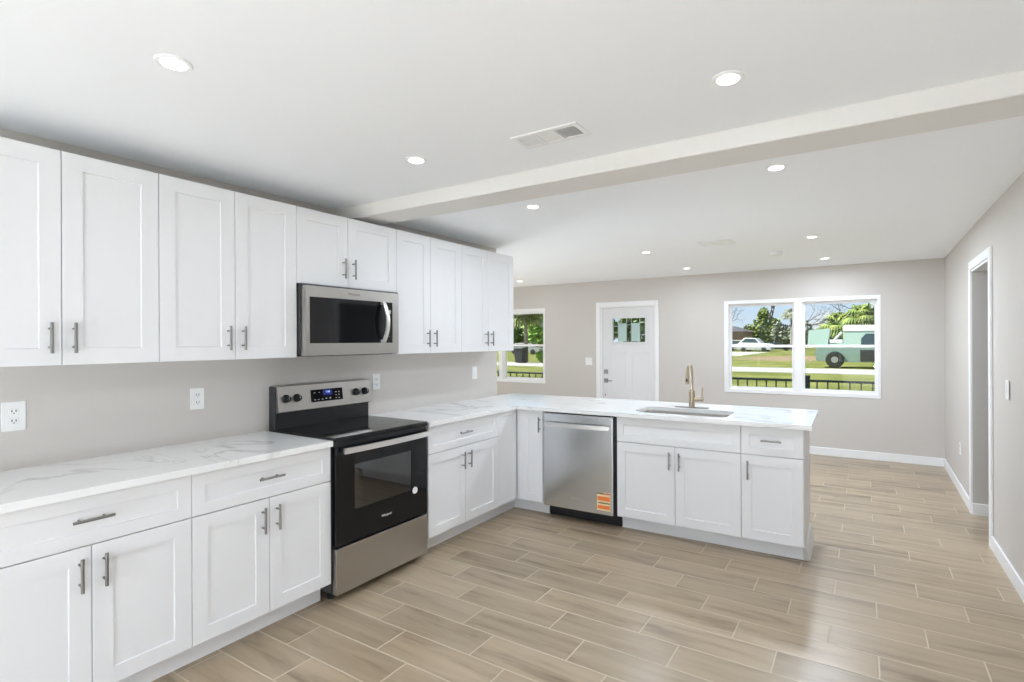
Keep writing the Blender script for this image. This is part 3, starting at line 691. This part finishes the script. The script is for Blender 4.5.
for z in (1.468, 1.723): box(bm, MX-0.003, MX+0.016, 1.386, 1.410, z-0.010, z+0.010)
obj('door_handle', bm, M_bar, dr, smooth=True)
text('Whirlpool', 0.022, M_dprint, dr, face_x((MX+0.0006, 1.170, 1.765)), 'brand_lettering')
bm = one(0.05, 0.372, MY0+0.03, MY1-0.03, MZ0-0.006, MZ0+0.012); obj('vent_grille', bm, M_black, mw)

# ------------------------------------------------------------------ dishwasher
dw = thing('dishwasher', 'stainless steel dishwasher in the peninsula with an orange label', 'dishwasher', (1.21, 2.95, 0))
DX0, DX1, DYF = 0.905, 1.517, 2.636
obj('body', one(0.895, 1.540, YP+0.012, PB_, 0.10, 0.872), M_black, dw)
dp = obj('door', one(DX0, DX1, DYF, YP+0.010, 0.112, 0.872, 0.006, 2), M_steel_dw, dw)
bm = B(); n_ = 12; rings = []
for k in range(n_+1):
    f = k/n_; x = 0.928+f*(1.490-0.928); bow = 0.014+0.020*(1-(2*f-1)**2)
    rings.append([bm.verts.new((x, DYF-bow-y, z)) for y, z in ((0, 0.770), (0.010, 0.772), (0.010, 0.802), (0, 0.804))])
for k in range(n_):
    for j in range(4): bm.faces.new((rings[k][j], rings[k][(j+1) % 4], rings[k+1][(j+1) % 4], rings[k+1][j]))
bm.faces.new(rings[0]); bm.faces.new(rings[-1])
for x in (0.940, 1.478): box(bm, x-0.011, x+0.011, DYF-0.018, DYF+0.002, 0.776, 0.798)
obj('door_handle', bm, M_bar, dp)
obj('kick_plate', one(0.895, 1.541, PK-0.012, PK+0.01, 0.006, 0.100), M_black, dw)
text('Whirlpool', 0.020, M_print, dp, face_ny((1.200, DYF-0.0004, 0.205)), 'brand_lettering', 0.0002)
lb = obj('orange_label', one(1.386, 1.497, DYF-0.0008, DYF, 0.146, 0.286), M_cream, dp, label='cream and orange printed label')
for z0, z1 in ((0.222, 0.255), (0.158, 0.186)): obj('label_band', one(1.390, 1.494, DYF-0.0014, DYF-0.0008, z0, z1), M_orange, lb)
obj('label_print', one(1.386, 1.440, DYF-0.0014, DYF-0.0008, 0.272, 0.284), M_dprint, lb); obj('label_print', one(1.395, 1.494, DYF-0.0014, DYF-0.0008, 0.200, 0.209), M_dprint, lb)
obj('label_heading', one(1.440, 1.497, DYF-0.0014, DYF-0.0008, 0.272, 0.282), M_red, lb)

# ------------------------------------------------------------------ outlets and switches
def plate(name, label, cat, axis, p, wd=0.072, ht=0.118, kind='outlet', gang=1, s=1, group=None):
    """axis x: on a wall facing s*x; axis y: on the far wall facing -y"""
    px, py, pz = p
    t = thing(name, label, cat, p, group)
    def bx(bm, u0, u1, z0, z1, n0, n1, bev=0.0):
        if axis == 'x':
            a, b = sorted((px+s*n0, px+s*n1)); return box(bm, a, b, py+u0, py+u1, pz+z0, pz+z1, bev)
        return box(bm, px+u0, px+u1, py-n1, py-n0, pz+z0, pz+z1, bev)
    obj('plate', bx(B(), -wd/2, wd/2, -ht/2, ht/2, 0, 0.006, 0.002), M_plastic, t)
    if kind == 'outlet':
        for dz in (-0.021, 0.021):
            r = obj('socket', bx(B(), -0.017, 0.017, dz-0.014, dz+0.014, 0.005, 0.008, 0.002), M_plastic, t)
            bm = B(); bx(bm, -0.008, -0.005, dz-0.003, dz+0.007, 0.008, 0.0085); bx(bm, 0.005, 0.008, dz-0.003, dz+0.007, 0.008, 0.0085); bx(bm, -0.0025, 0.0025, dz-0.010, dz-0.006, 0.008, 0.0085)
            obj('slots', bm, M_dark, r)
    else:
        for k in range(gang):
            u = (k-(gang-1)/2)*0.046
            obj('rocker', bx(B(), u-0.016, u+0.016, -0.033, 0.033, 0.005, 0.010, 0.002), M_plastic, t)
    return t
plate('wall_outlet', 'white wall outlet nearest the left edge of the picture above the counter', 'outlet', 'x', (0, -0.303, 1.148), wd=0.078, ht=0.128)
plate('wall_outlet', 'white wall outlet under the cabinets between the left edge and the stove', 'outlet', 'x', (0, 0.434, 1.153))
plate('wall_outlet', 'white wall outlet just right of the stove control panel', 'outlet', 'x', (0, 1.685, 1.160))
plate('wall_switch', 'white switch plate under the last wall cabinet near the wall end', 'light switch', 'x', (0, 2.862, 1.163), kind='switch')
plate('wall_switch', 'white double switch plate on the far wall left of the front door', 'light switch', 'y', (-0.577, YW, 1.135), wd=0.118, kind='switch', gang=2)
plate('wall_switch', 'white switch plate on the right wall beside the doorway', 'light switch', 'x', (XR, 3.19, 1.149), kind='switch', s=-1)
plate('wall_outlet', 'low white outlet on the right wall between the doorway and the far corner', 'outlet', 'x', (XR+0.0186, 5.22, 0.43), s=-1)
for nm in ('wall_right', 'baseboard_right', 'trim_1'):      # the right wall runs very slightly out beyond the doorway
    for v in bpy.data.objects[nm].data.vertices: v.co.x += 0.030*max(0.0, v.co.y-3.2)/3.25

# ------------------------------------------------------------------ ceiling: lights, vents, smoke detector
proto = thing('recessed_light', '', 'ceiling light', (0, 0, ZC), 'recessed ceiling lights')
bm = B(); lathe(bm, (0, 0, ZC), [(0.036, -0.004), (0.036, -0.006), (0.050, -0.0065), (0.054, -0.003), (0.054, 0.0)], 32)
obj('trim_ring', bm, M_plastic, proto, smooth=True)
obj('lens', lathe(B(), (0, 0, ZC), [(0.038, -0.007), (0.036, -0.009), (0.02, -0.0105), (0.004, -0.011)], 32), M_lens, proto, smooth=True)
def downlight(x, y, watts):
    lamp = bpy.data.lights.new('downlight_lamp', 'AREA'); lamp.shape = 'DISK'; lamp.size = 0.085; lamp.energy = watts; lamp.color = LAMP_C
    lo_ = bpy.data.objects.new('downlight_lamp', lamp); COL.objects.link(lo_); lo_.location = (x, y, ZC-0.013)
spots = [(1.223, -0.208, 'large round recessed light at the upper left above the wall cabinets'),
         (2.766, 0.865, 'large round recessed light at the top right on the near side of the beam'),
         (1.223, 0.891, 'round recessed light on the near side of the beam left of the large vent'),
         (2.773, 1.994, 'round recessed light just beyond the right part of the beam'),
         (1.228, 1.989, 'round recessed light just beyond the left part of the beam'),
         (1.214, 4.214, 'small recessed light over the living area left of the flat ceiling vent'),
         (1.224, 5.674, 'small far recessed light above and left of the wide double window'),
         (2.775, 4.231, 'small recessed light over the right side of the living area'),
         (2.794, 5.711, 'small far recessed light right of the smoke detector by the double window'),
         (-1.395, 5.714, 'small far recessed light beside the end of the wall cabinets')]
for i, (x, y, lab) in enumerate(spots):
    o = proto if i == 0 else copy_tree(proto)
    o.location = (x, y, ZC); o['label'] = lab
for x, y, lab in spots:
    downlight(x, y, LAMP_W*(0.1 if y < 1.2 else 0.72 if y < 2.5 else 0.15 if x < 0 else (0.9 if x < 2 else 2.8) if y < 5 else (0.5 if x < 2 else 1.0)))
downlight(4.8, 3.7, LAMP_W*0.1)     # added lamp without a fixture, lifts the hall beyond the doorway

def vent(label, x0, x1, y0, y1, sections):
    t = thing('ceiling_vent', label, 'vent', ((x0+x1)/2, (y0+y1)/2, ZC)); b = 0.026; z = ZC
    bm = B()
    for p in ((x0, x1, y0, y0+b), (x0, x1, y1-b, y1), (x0, x0+b, y0+b, y1-b), (x1-b, x1, y0+b, y1-b)): box(bm, p[0], p[1], p[2], p[3], z-0.007, z, 0.002)
    obj('frame', bm, M_plastic, t)
    obj('backing', one(x0+b, x1-b, y0+b, y1-b, z-0.0012, z-0.0002), M_char, t)
    xa, xb = x0+b, x1-b
    n = len(sections); wsec = (xb-xa)/n
    for i, kd in enumerate(sections):
        a = xa+i*wsec; c = a+wsec
        if i: obj('divider', one(a-0.003, a+0.003, y0+b, y1-b, z-0.008, z-0.001), M_plastic, t)
        a += 0.004; c -= 0.004
        if kd in ('open', 'shut'):
            m = 7
            for k in range(m):
                xc = a+(c-a)*(k+0.5)/m; bm = B(); h = (c-a)/m*0.5
                dx = h*(0.95 if kd == 'shut' else 0.55); s_ = 1 if kd == 'shut' else 0.0
                vs_ = [bm.verts.new(v) for v in ((xc-dx*0.9, y0+b, z-0.0045-s_*0.0030), (xc+dx*0.9, y0+b, z-0.0045+s_*0.0030), (xc+dx*0.9, y1-b, z-0.0045+s_*0.0030), (xc-dx*0.9, y1-b, z-0.0045-s_*0.0030))]
                r = bmesh.ops.extrude_face_region(bm, geom=[bm.faces.new(vs_)])
                bmesh.ops.translate(bm, verts=[v for v in r['geom'] if isinstance(v, bmesh.types.BMVert)], vec=(0, 0, 0.0008))
                obj('slat', bm, M_plastic, t)
        else:
            obj('blank_plate', one(a, c, y0+b, y1-b, z-0.006, z-0.003), M_plastic, t)
vent('rectangular white ceiling vent on the near side of the beam', 1.795, 2.135, 0.905, 1.060, ('shut', 'blank', 'open'))
vent('flat white ceiling vent over the living area beyond the beam', 1.815, 2.125, 3.95, 4.19, ('blank', 'shut', 'shut'))
sm = thing('smoke_detector', 'round white smoke detector on the ceiling near the double window', 'smoke detector', (2.378, 4.961, ZC))
obj('base', lathe(B(), (2.378, 4.961, ZC), [(0.07, 0), (0.07, -0.008), (0.062, -0.010)], 28), M_plastic, sm, smooth=True)
obj('cover', lathe(B(), (2.378, 4.961, ZC), [(0.062, -0.010), (0.060, -0.026), (0.045, -0.036), (0.01, -0.038)], 28), M_plastic, sm, smooth=True)

# ------------------------------------------------------------------ added globe lamps, out of view, filling both rooms with light
for x, y, watts, lab in ((1.56, -2.5, FILL_GLOBE_W*0.8, 'added white globe fill lamp in the middle behind the camera'), (3.55, -2.5, FILL_GLOBE_W*1.15, 'added white globe fill lamp by the right wall behind the camera'),
                         (-0.9, 3.75, FILL_LIVING_W, 'added white globe fill lamp in the living room behind the kitchen wall')):
    t = thing('fill_lamp', lab, 'lamp', (x, y, 0)); r = 0.16; zg = 0.75
    obj('base', lathe(B(), (x, y, 0), [(0.15, 0), (0.15, 0.015), (0.03, 0.03)], 24), M_nickel, t)
    obj('pole', tube(B(), [(x, y, 0.02), (x, y, zg-r+0.01)], 0.011, 10), M_nickel, t)
    mg = mat('fill_globe_glass', (0.9, 0.9, 0.9), 0.4, emit=LAMP_C, es=watts/(4*PI*r*r*PI))
    bm = B(); bmesh.ops.create_uvsphere(bm, u_segments=24, v_segments=14, radius=r, matrix=Matrix.Translation((x, y, zg)))
    obj('globe', bm, mg, t, smooth=True)

# the peninsula stands about a degree out of square with the walls
SKEW = math.radians(1.2); PV = Vector((0.63, 2.65, 0)); RZ = Matrix.Rotation(SKEW, 4, 'Z')
for o in [o for o in bpy.data.objects if o.parent is None and (o.name.startswith(('base_cabinet.003', 'base_cabinet.004', 'base_cabinet.005', 'peninsula_panel', 'back_panel', 'kitchen_sink', 'kitchen_faucet', 'dishwasher')))]:
    o.location = PV+RZ @ (o.location-PV); o.rotation_euler.z = SKEW
ctop = bpy.data.objects['countertop.001']
for v in ctop.data.vertices:
    wx = v.co.x+ctop.location.x; wy = v.co.y+ctop.location.y
    if wx > 0.66: v.co.y += (wx-0.648)*math.tan(SKEW); v.co.x -= (wy-2.65)*math.tan(SKEW)*min(1, (wx-0.648)/0.5)

# ------------------------------------------------------------------ outdoors
GZ = -0.35
struct('porch', one(-4.6, 6.0, YW+0.151, 8.15, GZ, -0.02), M_conc)
struct('lawn', wall('z', -220, 220, YW+0.16, 260, GZ-0.3, GZ), M_grass)
struct('lawn_behind', wall('z', -60, 60, -60, YW+0.16, GZ-0.3, GZ), M_grass)
struct('bounce_patio', one(-3, 7, -13.5, YB-0.151, GZ-0.05, -0.03), M_bounce)  # added pale slab, out of view, bounces sunlight up to the ceiling
struct('bounce_deck', one(-13, XL-0.151, -2.0, 7.5, GZ-0.05, -0.03), M_bounce)  # added pale slab, unseen, throws sun up through the side glass
struct('road', wall('z', -220, 220, 30.2, 35.3, GZ, GZ+0.02), M_road)
struct('driveway', wall('z', -34, -8.6, 60, 80, GZ, GZ+0.02), M_road)
def railing(x0, x1, post_x, label, zt, step, ph, px0):
    t = thing('porch_railing', label, 'railing', ((x0+x1)/2, 7.9, 0))
    obj('top_rail', one(x0, x1, 7.88, 7.92, zt-0.035, zt, 0.004), M_iron, t)
    obj('bottom_rail', one(x0, x1, 7.885, 7.915, 0.06, 0.09, 0.003), M_iron, t)
    x = px0
    while x < x1-0.03:
        if not any(abs(x-p) < 0.05 for p in post_x): obj('picket', one(x-0.009, x+0.009, 7.891, 7.909, 0.09, zt-0.035), M_iron, t)
        x += step
    for p in post_x:
        bm = one(p-0.034, p+0.034, 7.866, 7.934, -0.02, zt+0.05, 0.003); box(bm, p-0.04, p+0.04, 7.86, 7.94, zt+0.05, zt+0.062, 0.003); obj('post', bm, M_iron, t)
railing(0.60, 4.2, (0.60, 2.427, 4.2), 'black iron porch railing outside the wide double window', 0.852, 0.1437, 0.05, 0.833)
railing(-4.2, -1.2, (-4.2, -1.2), 'black iron porch railing outside the left window', 0.828, 0.155, 0.05, -4.045)

def foliage(bm, c, rad, n, size, rnd, shell=0.55):
    c = Vector(c)
    for _ in range(n):
        d = Vector((rnd.gauss(0, 1), rnd.gauss(0, 1), rnd.gauss(0, 1))).normalized()*(shell+(1-shell)*rnd.random())
        p = c+Vector((d.x*rad[0], d.y*rad[1], d.z*rad[2]))
        a = Vector((rnd.gauss(0, 1), rnd.gauss(0, 1), rnd.gauss(0, 1))).normalized(); b = a.orthogonal().normalized(); s = size*(0.6+0.8*rnd.random())
        bm.faces.new([bm.verts.new(p+v) for v in (-a*s, b*s*0.6, a*s, -b*s*0.6)])
def bush(name, label, cat, base, blobs, m, seed, n=900, size=0.16, trunk=None, group=None):
    rnd = random.Random(seed); t = thing(name, label, cat, base, group); bx_, by_, bz_ = base
    bm = B()
    for dx, dy, dz, rx, rz in blobs: foliage(bm, (bx_+dx, by_+dy, bz_+dz), (rx, rx*0.8, rz), n, size, rnd)
    obj('foliage', bm, m, t, recalc=False)
    bm = B()
    for k in range(trunk or 3):
        a = 2*PI*k/(trunk or 3); bl = blobs[k % len(blobs)]
        tube(bm, [(bx_+0.15*math.cos(a), by_+0.15*math.sin(a), bz_), (bx_+bl[0]*0.6+0.1*math.cos(a), by_+bl[1]*0.6, bz_+bl[2]*0.6), (bx_+bl[0], by_+bl[1], bz_+bl[2])], [0.10, 0.07, 0.03], 6)
    obj('stem', bm, M_bark, t); return t
def bare_tree(label, base, h, seed, spread_=0.55, r0=0.22, depth=5):
    rnd = random.Random(seed); t = thing('bare_tree', label, 'tree', base); bm = B(); bb = B()
    def grow(bmx, p, d, L_, r, k):
        pts = [p]; q = p; dd = d
        for i in range(3):
            dd = (dd+Vector((rnd.gauss(0, .16), rnd.gauss(0, .16), rnd.gauss(0, .08)))).normalized(); q = q+dd*L_/3; pts.append(q)
        tube(bmx, pts, [r, r*0.88, r*0.76, r*0.62], 5)
        if k <= 0: return
        for j in range(2 if rnd.random() < .55 else 3):
            nd = (dd+Vector((rnd.gauss(0, spread_), rnd.gauss(0, spread_), rnd.gauss(0.1, .3)))).normalized()
            grow(bb, q if j < 2 else pts[2], nd, L_*(0.62+0.2*rnd.random()), r*0.6, k-1)
    grow(bm, Vector(base), Vector((0.05, 0, 1)), h*0.34, r0, depth)
    obj('trunk', bm, M_bark, t); obj('branches', bb, M_bark, t); return t
def palm(label, base, h, rfr, seed, n=34, r0=0.28, m=None, name='palm_tree'):
    rnd = random.Random(seed); t = thing(name, label, 'palm tree', base); x, y, z = base
    obj('trunk', tube(B(), [(x, y, z), (x+0.03, y, z+h*0.35), (x, y, z+h*0.7), (x, y, z+h)], [r0*1.15, r0*1.0, r0*0.78, r0*0.8], 12), M_palmbark, t, smooth=True)
    bm = B()
    for k in range(n):
        az = rnd.random()*2*PI; el_ = rnd.uniform(-0.5, 1.25); L_ = rfr*(0.8+0.35*rnd.random()); p = Vector((x, y, z+h+0.05)); d = Vector((math.cos(az)*math.cos(el_), math.sin(az)*math.cos(el_), math.sin(el_)))
        side = Vector((-math.sin(az), math.cos(az), 0))
        stem = [p+d*L_*f+Vector((0, 0, -0.55*L_*f*f)) for f in (0, .25, .45)]
        tube(bm, stem, [0.03, 0.022, 0.012], 4, cap=False)
        hub = stem[-1]
        for j in range(11):   # fan of drooping leaflets
            a = (j/10-0.5)*2.6; dv = (d*math.cos(a)+side*math.sin(a)).normalized(); tip = hub+dv*L_*0.55+Vector((0, 0, -0.28*L_-0.1*rnd.random())); mid = hub+dv*L_*0.32; wv = dv.cross(Vector((0, 0, 1))).normalized()*0.045*L_
            bm.faces.new([bm.verts.new(v) for v in (hub, mid+wv, tip, mid-wv)])
    obj('fronds', bm, m or M_frond, t, recalc=False); return t
palm('tall palm with a thick trunk seen through the left window', (-21.4, 36.2, GZ), 4.3, 2.0, 3, 60, 0.19)
bn = thing('trash_bin', 'dark grey wheeled trash bin standing by the road in the left window', 'trash bin', (-20.45, 34.0, GZ))
bm = B(); ra = [bm.verts.new((-20.45+x, 34+y, GZ+0.06)) for x, y in ((-.30, -.3), (.30, -.3), (.30, .3), (-.30, .3))]; rb = [bm.verts.new((-20.45+x*1.38, 34+y*1.25, GZ+1.12)) for x, y in ((-.30, -.3), (.30, -.3), (.30, .3), (-.30, .3))]
bm.faces.new(ra); bm.faces.new(rb)
for k in range(4): bm.faces.new((ra[k], ra[(k+1) % 4], rb[(k+1) % 4], rb[k]))
obj('body', bm, M_char, bn); obj('lid', one(-20.90, -20.0, 33.58, 34.42, GZ+1.12, GZ+1.24, 0.04), M_char, bn)
for x in (-20.75, -20.15): obj('wheel', lathe(B(), (x, 34.25, GZ+0.13), [(0.13, -0.04), (0.13, 0.04)], 14, 'x'), M_tire, bn)
bush('shrub', 'low bright shrub by the road at the right side of the left window', 'shrub', (-18.5, 34.6, GZ), [(0, 0, 0.55, 0.75, 0.5), (0.7, 0.2, 0.9, 0.6, 0.5)], M_leafg, 5, 380, 0.16)
bush('leafy_tree', 'dense bright green trees behind the palm in the left window', 'tree', (-35.0, 62, GZ), [(0, 0, 4.2, 3.6, 3.4), (2.6, 0, 3.0, 2.2, 2.6), (1.6, 1, 6.4, 2.8, 2.2)], M_leafg, 6, 1300, 0.32)
bush('leafy_tree', 'dark green trees left behind the palm in the left window', 'tree', (-46.4, 70, GZ), [(0, 0, 3.5, 3.2, 3.0), (3.2, 0, 3.2, 2.6, 2.4), (-2.6, 0, 4.6, 2.6, 3.2)], M_leafd, 7, 1200, 0.32)
bush('hedge', 'low dark hedge along the far yard in the left window', 'hedge', (-44, 77, GZ), [(-3, 0, 1.6, 3, 1.5), (3, 0, 1.7, 3.2, 1.6), (8, 0, 1.7, 3.0, 1.6)], M_leafd, 8, 900, 0.3)

def car(label, base, L_, Wd, H_, rot, m, kind='car', name='car'):
    """side silhouette with sloping glass; local x = length"""
    t = thing(name, label, 'car' if kind == 'car' else 'truck', base)
    Mt = Matrix.Translation(base) @ Matrix.Rotation(rot, 4, 'Z')
    def prism(prof, w0, w1):
        bm = B(); a = [bm.verts.new((x, w0, z)) for x, z in prof]; b = [bm.verts.new((x, w1, z)) for x, z in prof]
        bm.faces.new(a); bm.faces.new(b)
        for k in range(len(prof)): bm.faces.new((a[k], a[(k+1) % len(prof)], b[(k+1) % len(prof)], b[k]))
        return bm
    def put(nm, bm, mm):
        bmesh.ops.transform(bm, matrix=Mt, verts=bm.verts); return obj(nm, bm, mm, t)
    h = H_; l = L_/2; wv = Wd/2
    put('body', prism([(-l, .28), (l, .28), (l, h*.48), (l*.93, h*.55), (l*.42, h*.60), (-l*.92, h*.62), (-l, h*.5)], -wv, wv), m)
    put('roof', prism([(l*.42, h*.60), (l*.12, h*.97), (-l*.55, h), (-l*.9, h*.62)], -wv*.9, wv*.9), m)
    bm = prism([(l*.30, h*.63), (l*.09, h*.92), (-l*.50, h*.94), (-l*.78, h*.65)], -wv*.905, wv*.905); put('window', bm, M_vglass)
    for x in (-l*.6, l*.6):
        for y in (-wv, wv):
            bm = lathe(B(), (x, y, .33), [(.33, -.11), (.33, .11)], 18, 'y'); wh = put('wheel', bm, M_tire)
    return t
car('white car mostly cut off by the left edge of the double window', (-13.9, 88, GZ), 4.6, 1.9, 1.75, 0.1, M_vwhite)
car('white car parked sideways in front of the green trees in the double window', (-11.0, 84, GZ), 5.0, 2.0, 2.1, -0.15, M_vwhite)
car('low dark car half hidden behind the nose of the white car', (-9.0, 92, GZ), 4.2, 1.8, 1.4, 0.2, mat('dark_vehicle_paint', (0.06, 0.07, 0.08), 0.3))
car('white car parked in the far yard of the left window', (-35.6, 58, GZ), 4.6, 1.9, 1.5, 0.1, M_vwhite)
def house(label, x0, x1, y0, y1, h, rh, mw_, mr_):
    t = thing('house', label, 'house', ((x0+x1)/2, (y0+y1)/2, GZ))
    obj('walls', one(x0, x1, y0, y1, GZ, GZ+h), mw_, t)
    bm = B(); o_ = 0.5; xm = (x0+x1)/2; ym = (y0+y1)/2
    a = [bm.verts.new(v) for v in ((x0-o_, y0-o_, GZ+h), (x1+o_, y0-o_, GZ+h), (x1+o_, y1+o_, GZ+h), (x0-o_, y1+o_, GZ+h))]; r_ = [bm.verts.new(v) for v in ((x0+2, ym, GZ+h+rh), (x1-2, ym, GZ+h+rh))]
    bm.faces.new(a); bm.faces.new((a[0], a[1], r_[1], r_[0])); bm.faces.new((a[2], a[3], r_[0], r_[1])); bm.faces.new((a[1], a[2], r_[1])); bm.faces.new((a[3], a[0], r_[0]))
    obj('roof', bm, mr_, t)
    for k in range(3):
        xa = x0+(x1-x0)*(0.15+0.28*k); f = obj('window', one(xa-0.08, xa+1.28, y0-0.04, y0, GZ+1.0, GZ+2.2), M_vwhite, t); obj('pane', one(xa, xa+1.2, y0-0.05, y0-0.04, GZ+1.08, GZ+2.12), M_vglass, f)
house('brown house with a dark roof at the left edge of the double window', -25, -14.4, 92, 101, 3.2, 1.0, M_siding, M_roofd)
house('pale house far behind the trees of the left window', -60, -45, 86, 95, 2.8, 1.4, M_sidingw, M_roofd)

bush('leafy_tree', 'bright yellow-green tree in the middle of the left pane', 'tree', (-13.9, 106, GZ), [(0, 0, 3.9, 1.7, 2.3), (0.6, 0, 6.3, 1.1, 1.6), (-1.9, 0, 2.9, 1.5, 1.9), (1.5, 0, 3.0, 1.6, 2.0), (2.6, 0, 4.4, 1.2, 1.6)], M_leaf, 11, 380, 0.3)
bush('shrub', 'grey-green shrubs at the right side of the left pane', 'shrub', (-8.6, 104, GZ), [(0, 0, 2.6, 1.9, 2.1), (2.1, 0, 3.1, 1.8, 2.5), (-1.8, 0, 3.0, 1.2, 2.2)], M_leafgrey, 12, 380, 0.3)
bush('hedge', 'distant dark tree line behind the house and parked cars', 'tree', (-22, 142, GZ), [(-10, 0, 2.0, 6, 2.2), (0, 0, 2.2, 6, 2.4), (10, 0, 2.2, 6, 2.4), (17, 0, 2.2, 6, 2.3)], M_leafd, 13, 700, 0.5)
bare_tree('tall bare tree in the centre of the left pane', (-13.9, 113, GZ), 15.0, 21, 0.5, 0.34)
bare_tree('bare branching tree right of centre in the left pane', (-9.9, 125, GZ), 14.5, 24, 0.6, 0.2)
bush('leafy_tree', 'green trees seen through the glass of the front door', 'tree', (-20.5, 62, GZ), [(0, 0, 3.0, 1.8, 2.6), (-2.2, 0, 3.6, 1.2, 2.6), (1.6, 0, 4.6, 1.0, 1.8), (-4.4, 0, 3.2, 1.3, 1.2)], M_leafd, 17, 480, 0.3)
bare_tree('leaning bare tree above the brown house roof', (-21.5, 124, GZ), 12.5, 33, 0.75, 0.18)
palm('dark palm at the right side of the left pane', (-7.5, 98, GZ), 6.0, 1.9, 31, 34, 0.24, M_leafgrey)
palm('yellow-green palm behind the green truck', (0.95, 57.2, GZ), 3.1, 1.9, 41, 40, 0.22, M_leaf)
palm('small palm left of the trees in the right pane', (-0.45, 64, GZ), 2.6, 1.4, 42, 30, 0.18, M_leafd)
palm('tall green palm at the right side of the right pane', (2.92, 52, GZ), 3.8, 1.7, 43, 36, 0.22, M_leaf)
bush('leafy_tree', 'mixed green trees filling the middle of the right pane', 'tree', (1.0, 70, GZ), [(0, 0, 2.8, 1.9, 1.9), (1.9, 0, 3.5, 1.7, 2.0), (-1.2, 0, 2.1, 1.3, 1.6)], M_leafd, 14, 520, 0.24)
bush('leafy_tree', 'pale green tree at the right edge of the right pane', 'tree', (4.5, 64, GZ), [(0, 0, 3.2, 1.6, 2.2), (0.6, 0, 4.8, 1.4, 1.4), (-0.8, 0, 2.2, 1.2, 1.4), (2.6, 0, 3.2, 1.8, 2.4)], M_leafgrey, 15, 560, 0.24)
bare_tree('bare twiggy tree behind the palms in the right pane', (0.2, 94, GZ), 11.8, 51, 0.55, 0.16)

# mint green service truck beyond the road
tk = thing('service_truck', 'mint green truck with white roof parked beyond the road', 'truck', (2.6, 37.6, GZ))
def tprism(prof, y0, y1):
    bm = B(); a = [bm.verts.new((x, y0, z)) for x, z in prof]; b = [bm.verts.new((x, y1, z)) for x, z in prof]
    bm.faces.new(a); bm.faces.new(b)
    for k in range(len(prof)): bm.faces.new((a[k], a[(k+1) % len(prof)], b[(k+1) % len(prof)], b[k]))
    return bm
obj('cab', tprism([(2.05, 0.05), (5.6, 0.05), (5.75, 0.35), (5.7, 1.15), (5.2, 1.9), (5.0, 2.05), (2.10, 2.05), (2.05, 1.95)], 36.5, 38.5), M_mint, tk)
obj('roof', tprism([(2.03, 1.98), (5.12, 1.98), (4.95, 2.30), (2.2, 2.36), (2.03, 2.28)], 36.46, 38.54), M_vwhite, tk, label='white roof')
obj('side_window', tprism([(3.00, 1.10), (5.3, 1.10), (4.95, 1.80), (3.25, 1.80), (3.00, 1.5)], 36.47, 38.53), M_vglass, tk)
obj('lower_panel', tprism([(2.95, 0.10), (5.5, 0.10), (5.5, 0.80), (2.95, 0.80)], 36.48, 38.52), M_char, tk)
obj('body', tprism([(0.55, 0.10), (2.05, 0.10), (2.05, 1.25), (0.75, 1.1), (0.45, 0.7)], 36.5, 38.5), M_mint, tk)
obj('tailgate_board', tprism([(0.02, 1.05), (1.16, 1.00), (1.30, 2.16), (0.08, 2.05)], 36.9, 38.1), M_mint, tk)
bm = tube(B(), [(1.35, 36.7, 1.2), (1.95, 36.7, 1.9)], 0.05, 8); tube(bm, [(1.35, 38.3, 1.2), (1.95, 38.3, 1.9)], 0.05, 8); box(bm, 1.3, 2.0, 36.6, 38.4, 1.25, 1.45)
obj('lift_arm', bm, M_vwhite, tk)
for x in (1.58, 4.75):
    for y in (36.55, 38.25):
        r = 0.52
        wh = obj('wheel', lathe(B(), (x, y, GZ+r+0.02), [(r-0.05, -0.17), (r, -0.12), (r, 0.12), (r-0.05, 0.17)], 24, 'y'), M_tire, tk, smooth=True)
        obj('hub', lathe(B(), (x, y, GZ+r+0.02), [(0.2, -0.19), (0.2, 0.19)], 16, 'y'), M_grey, wh)
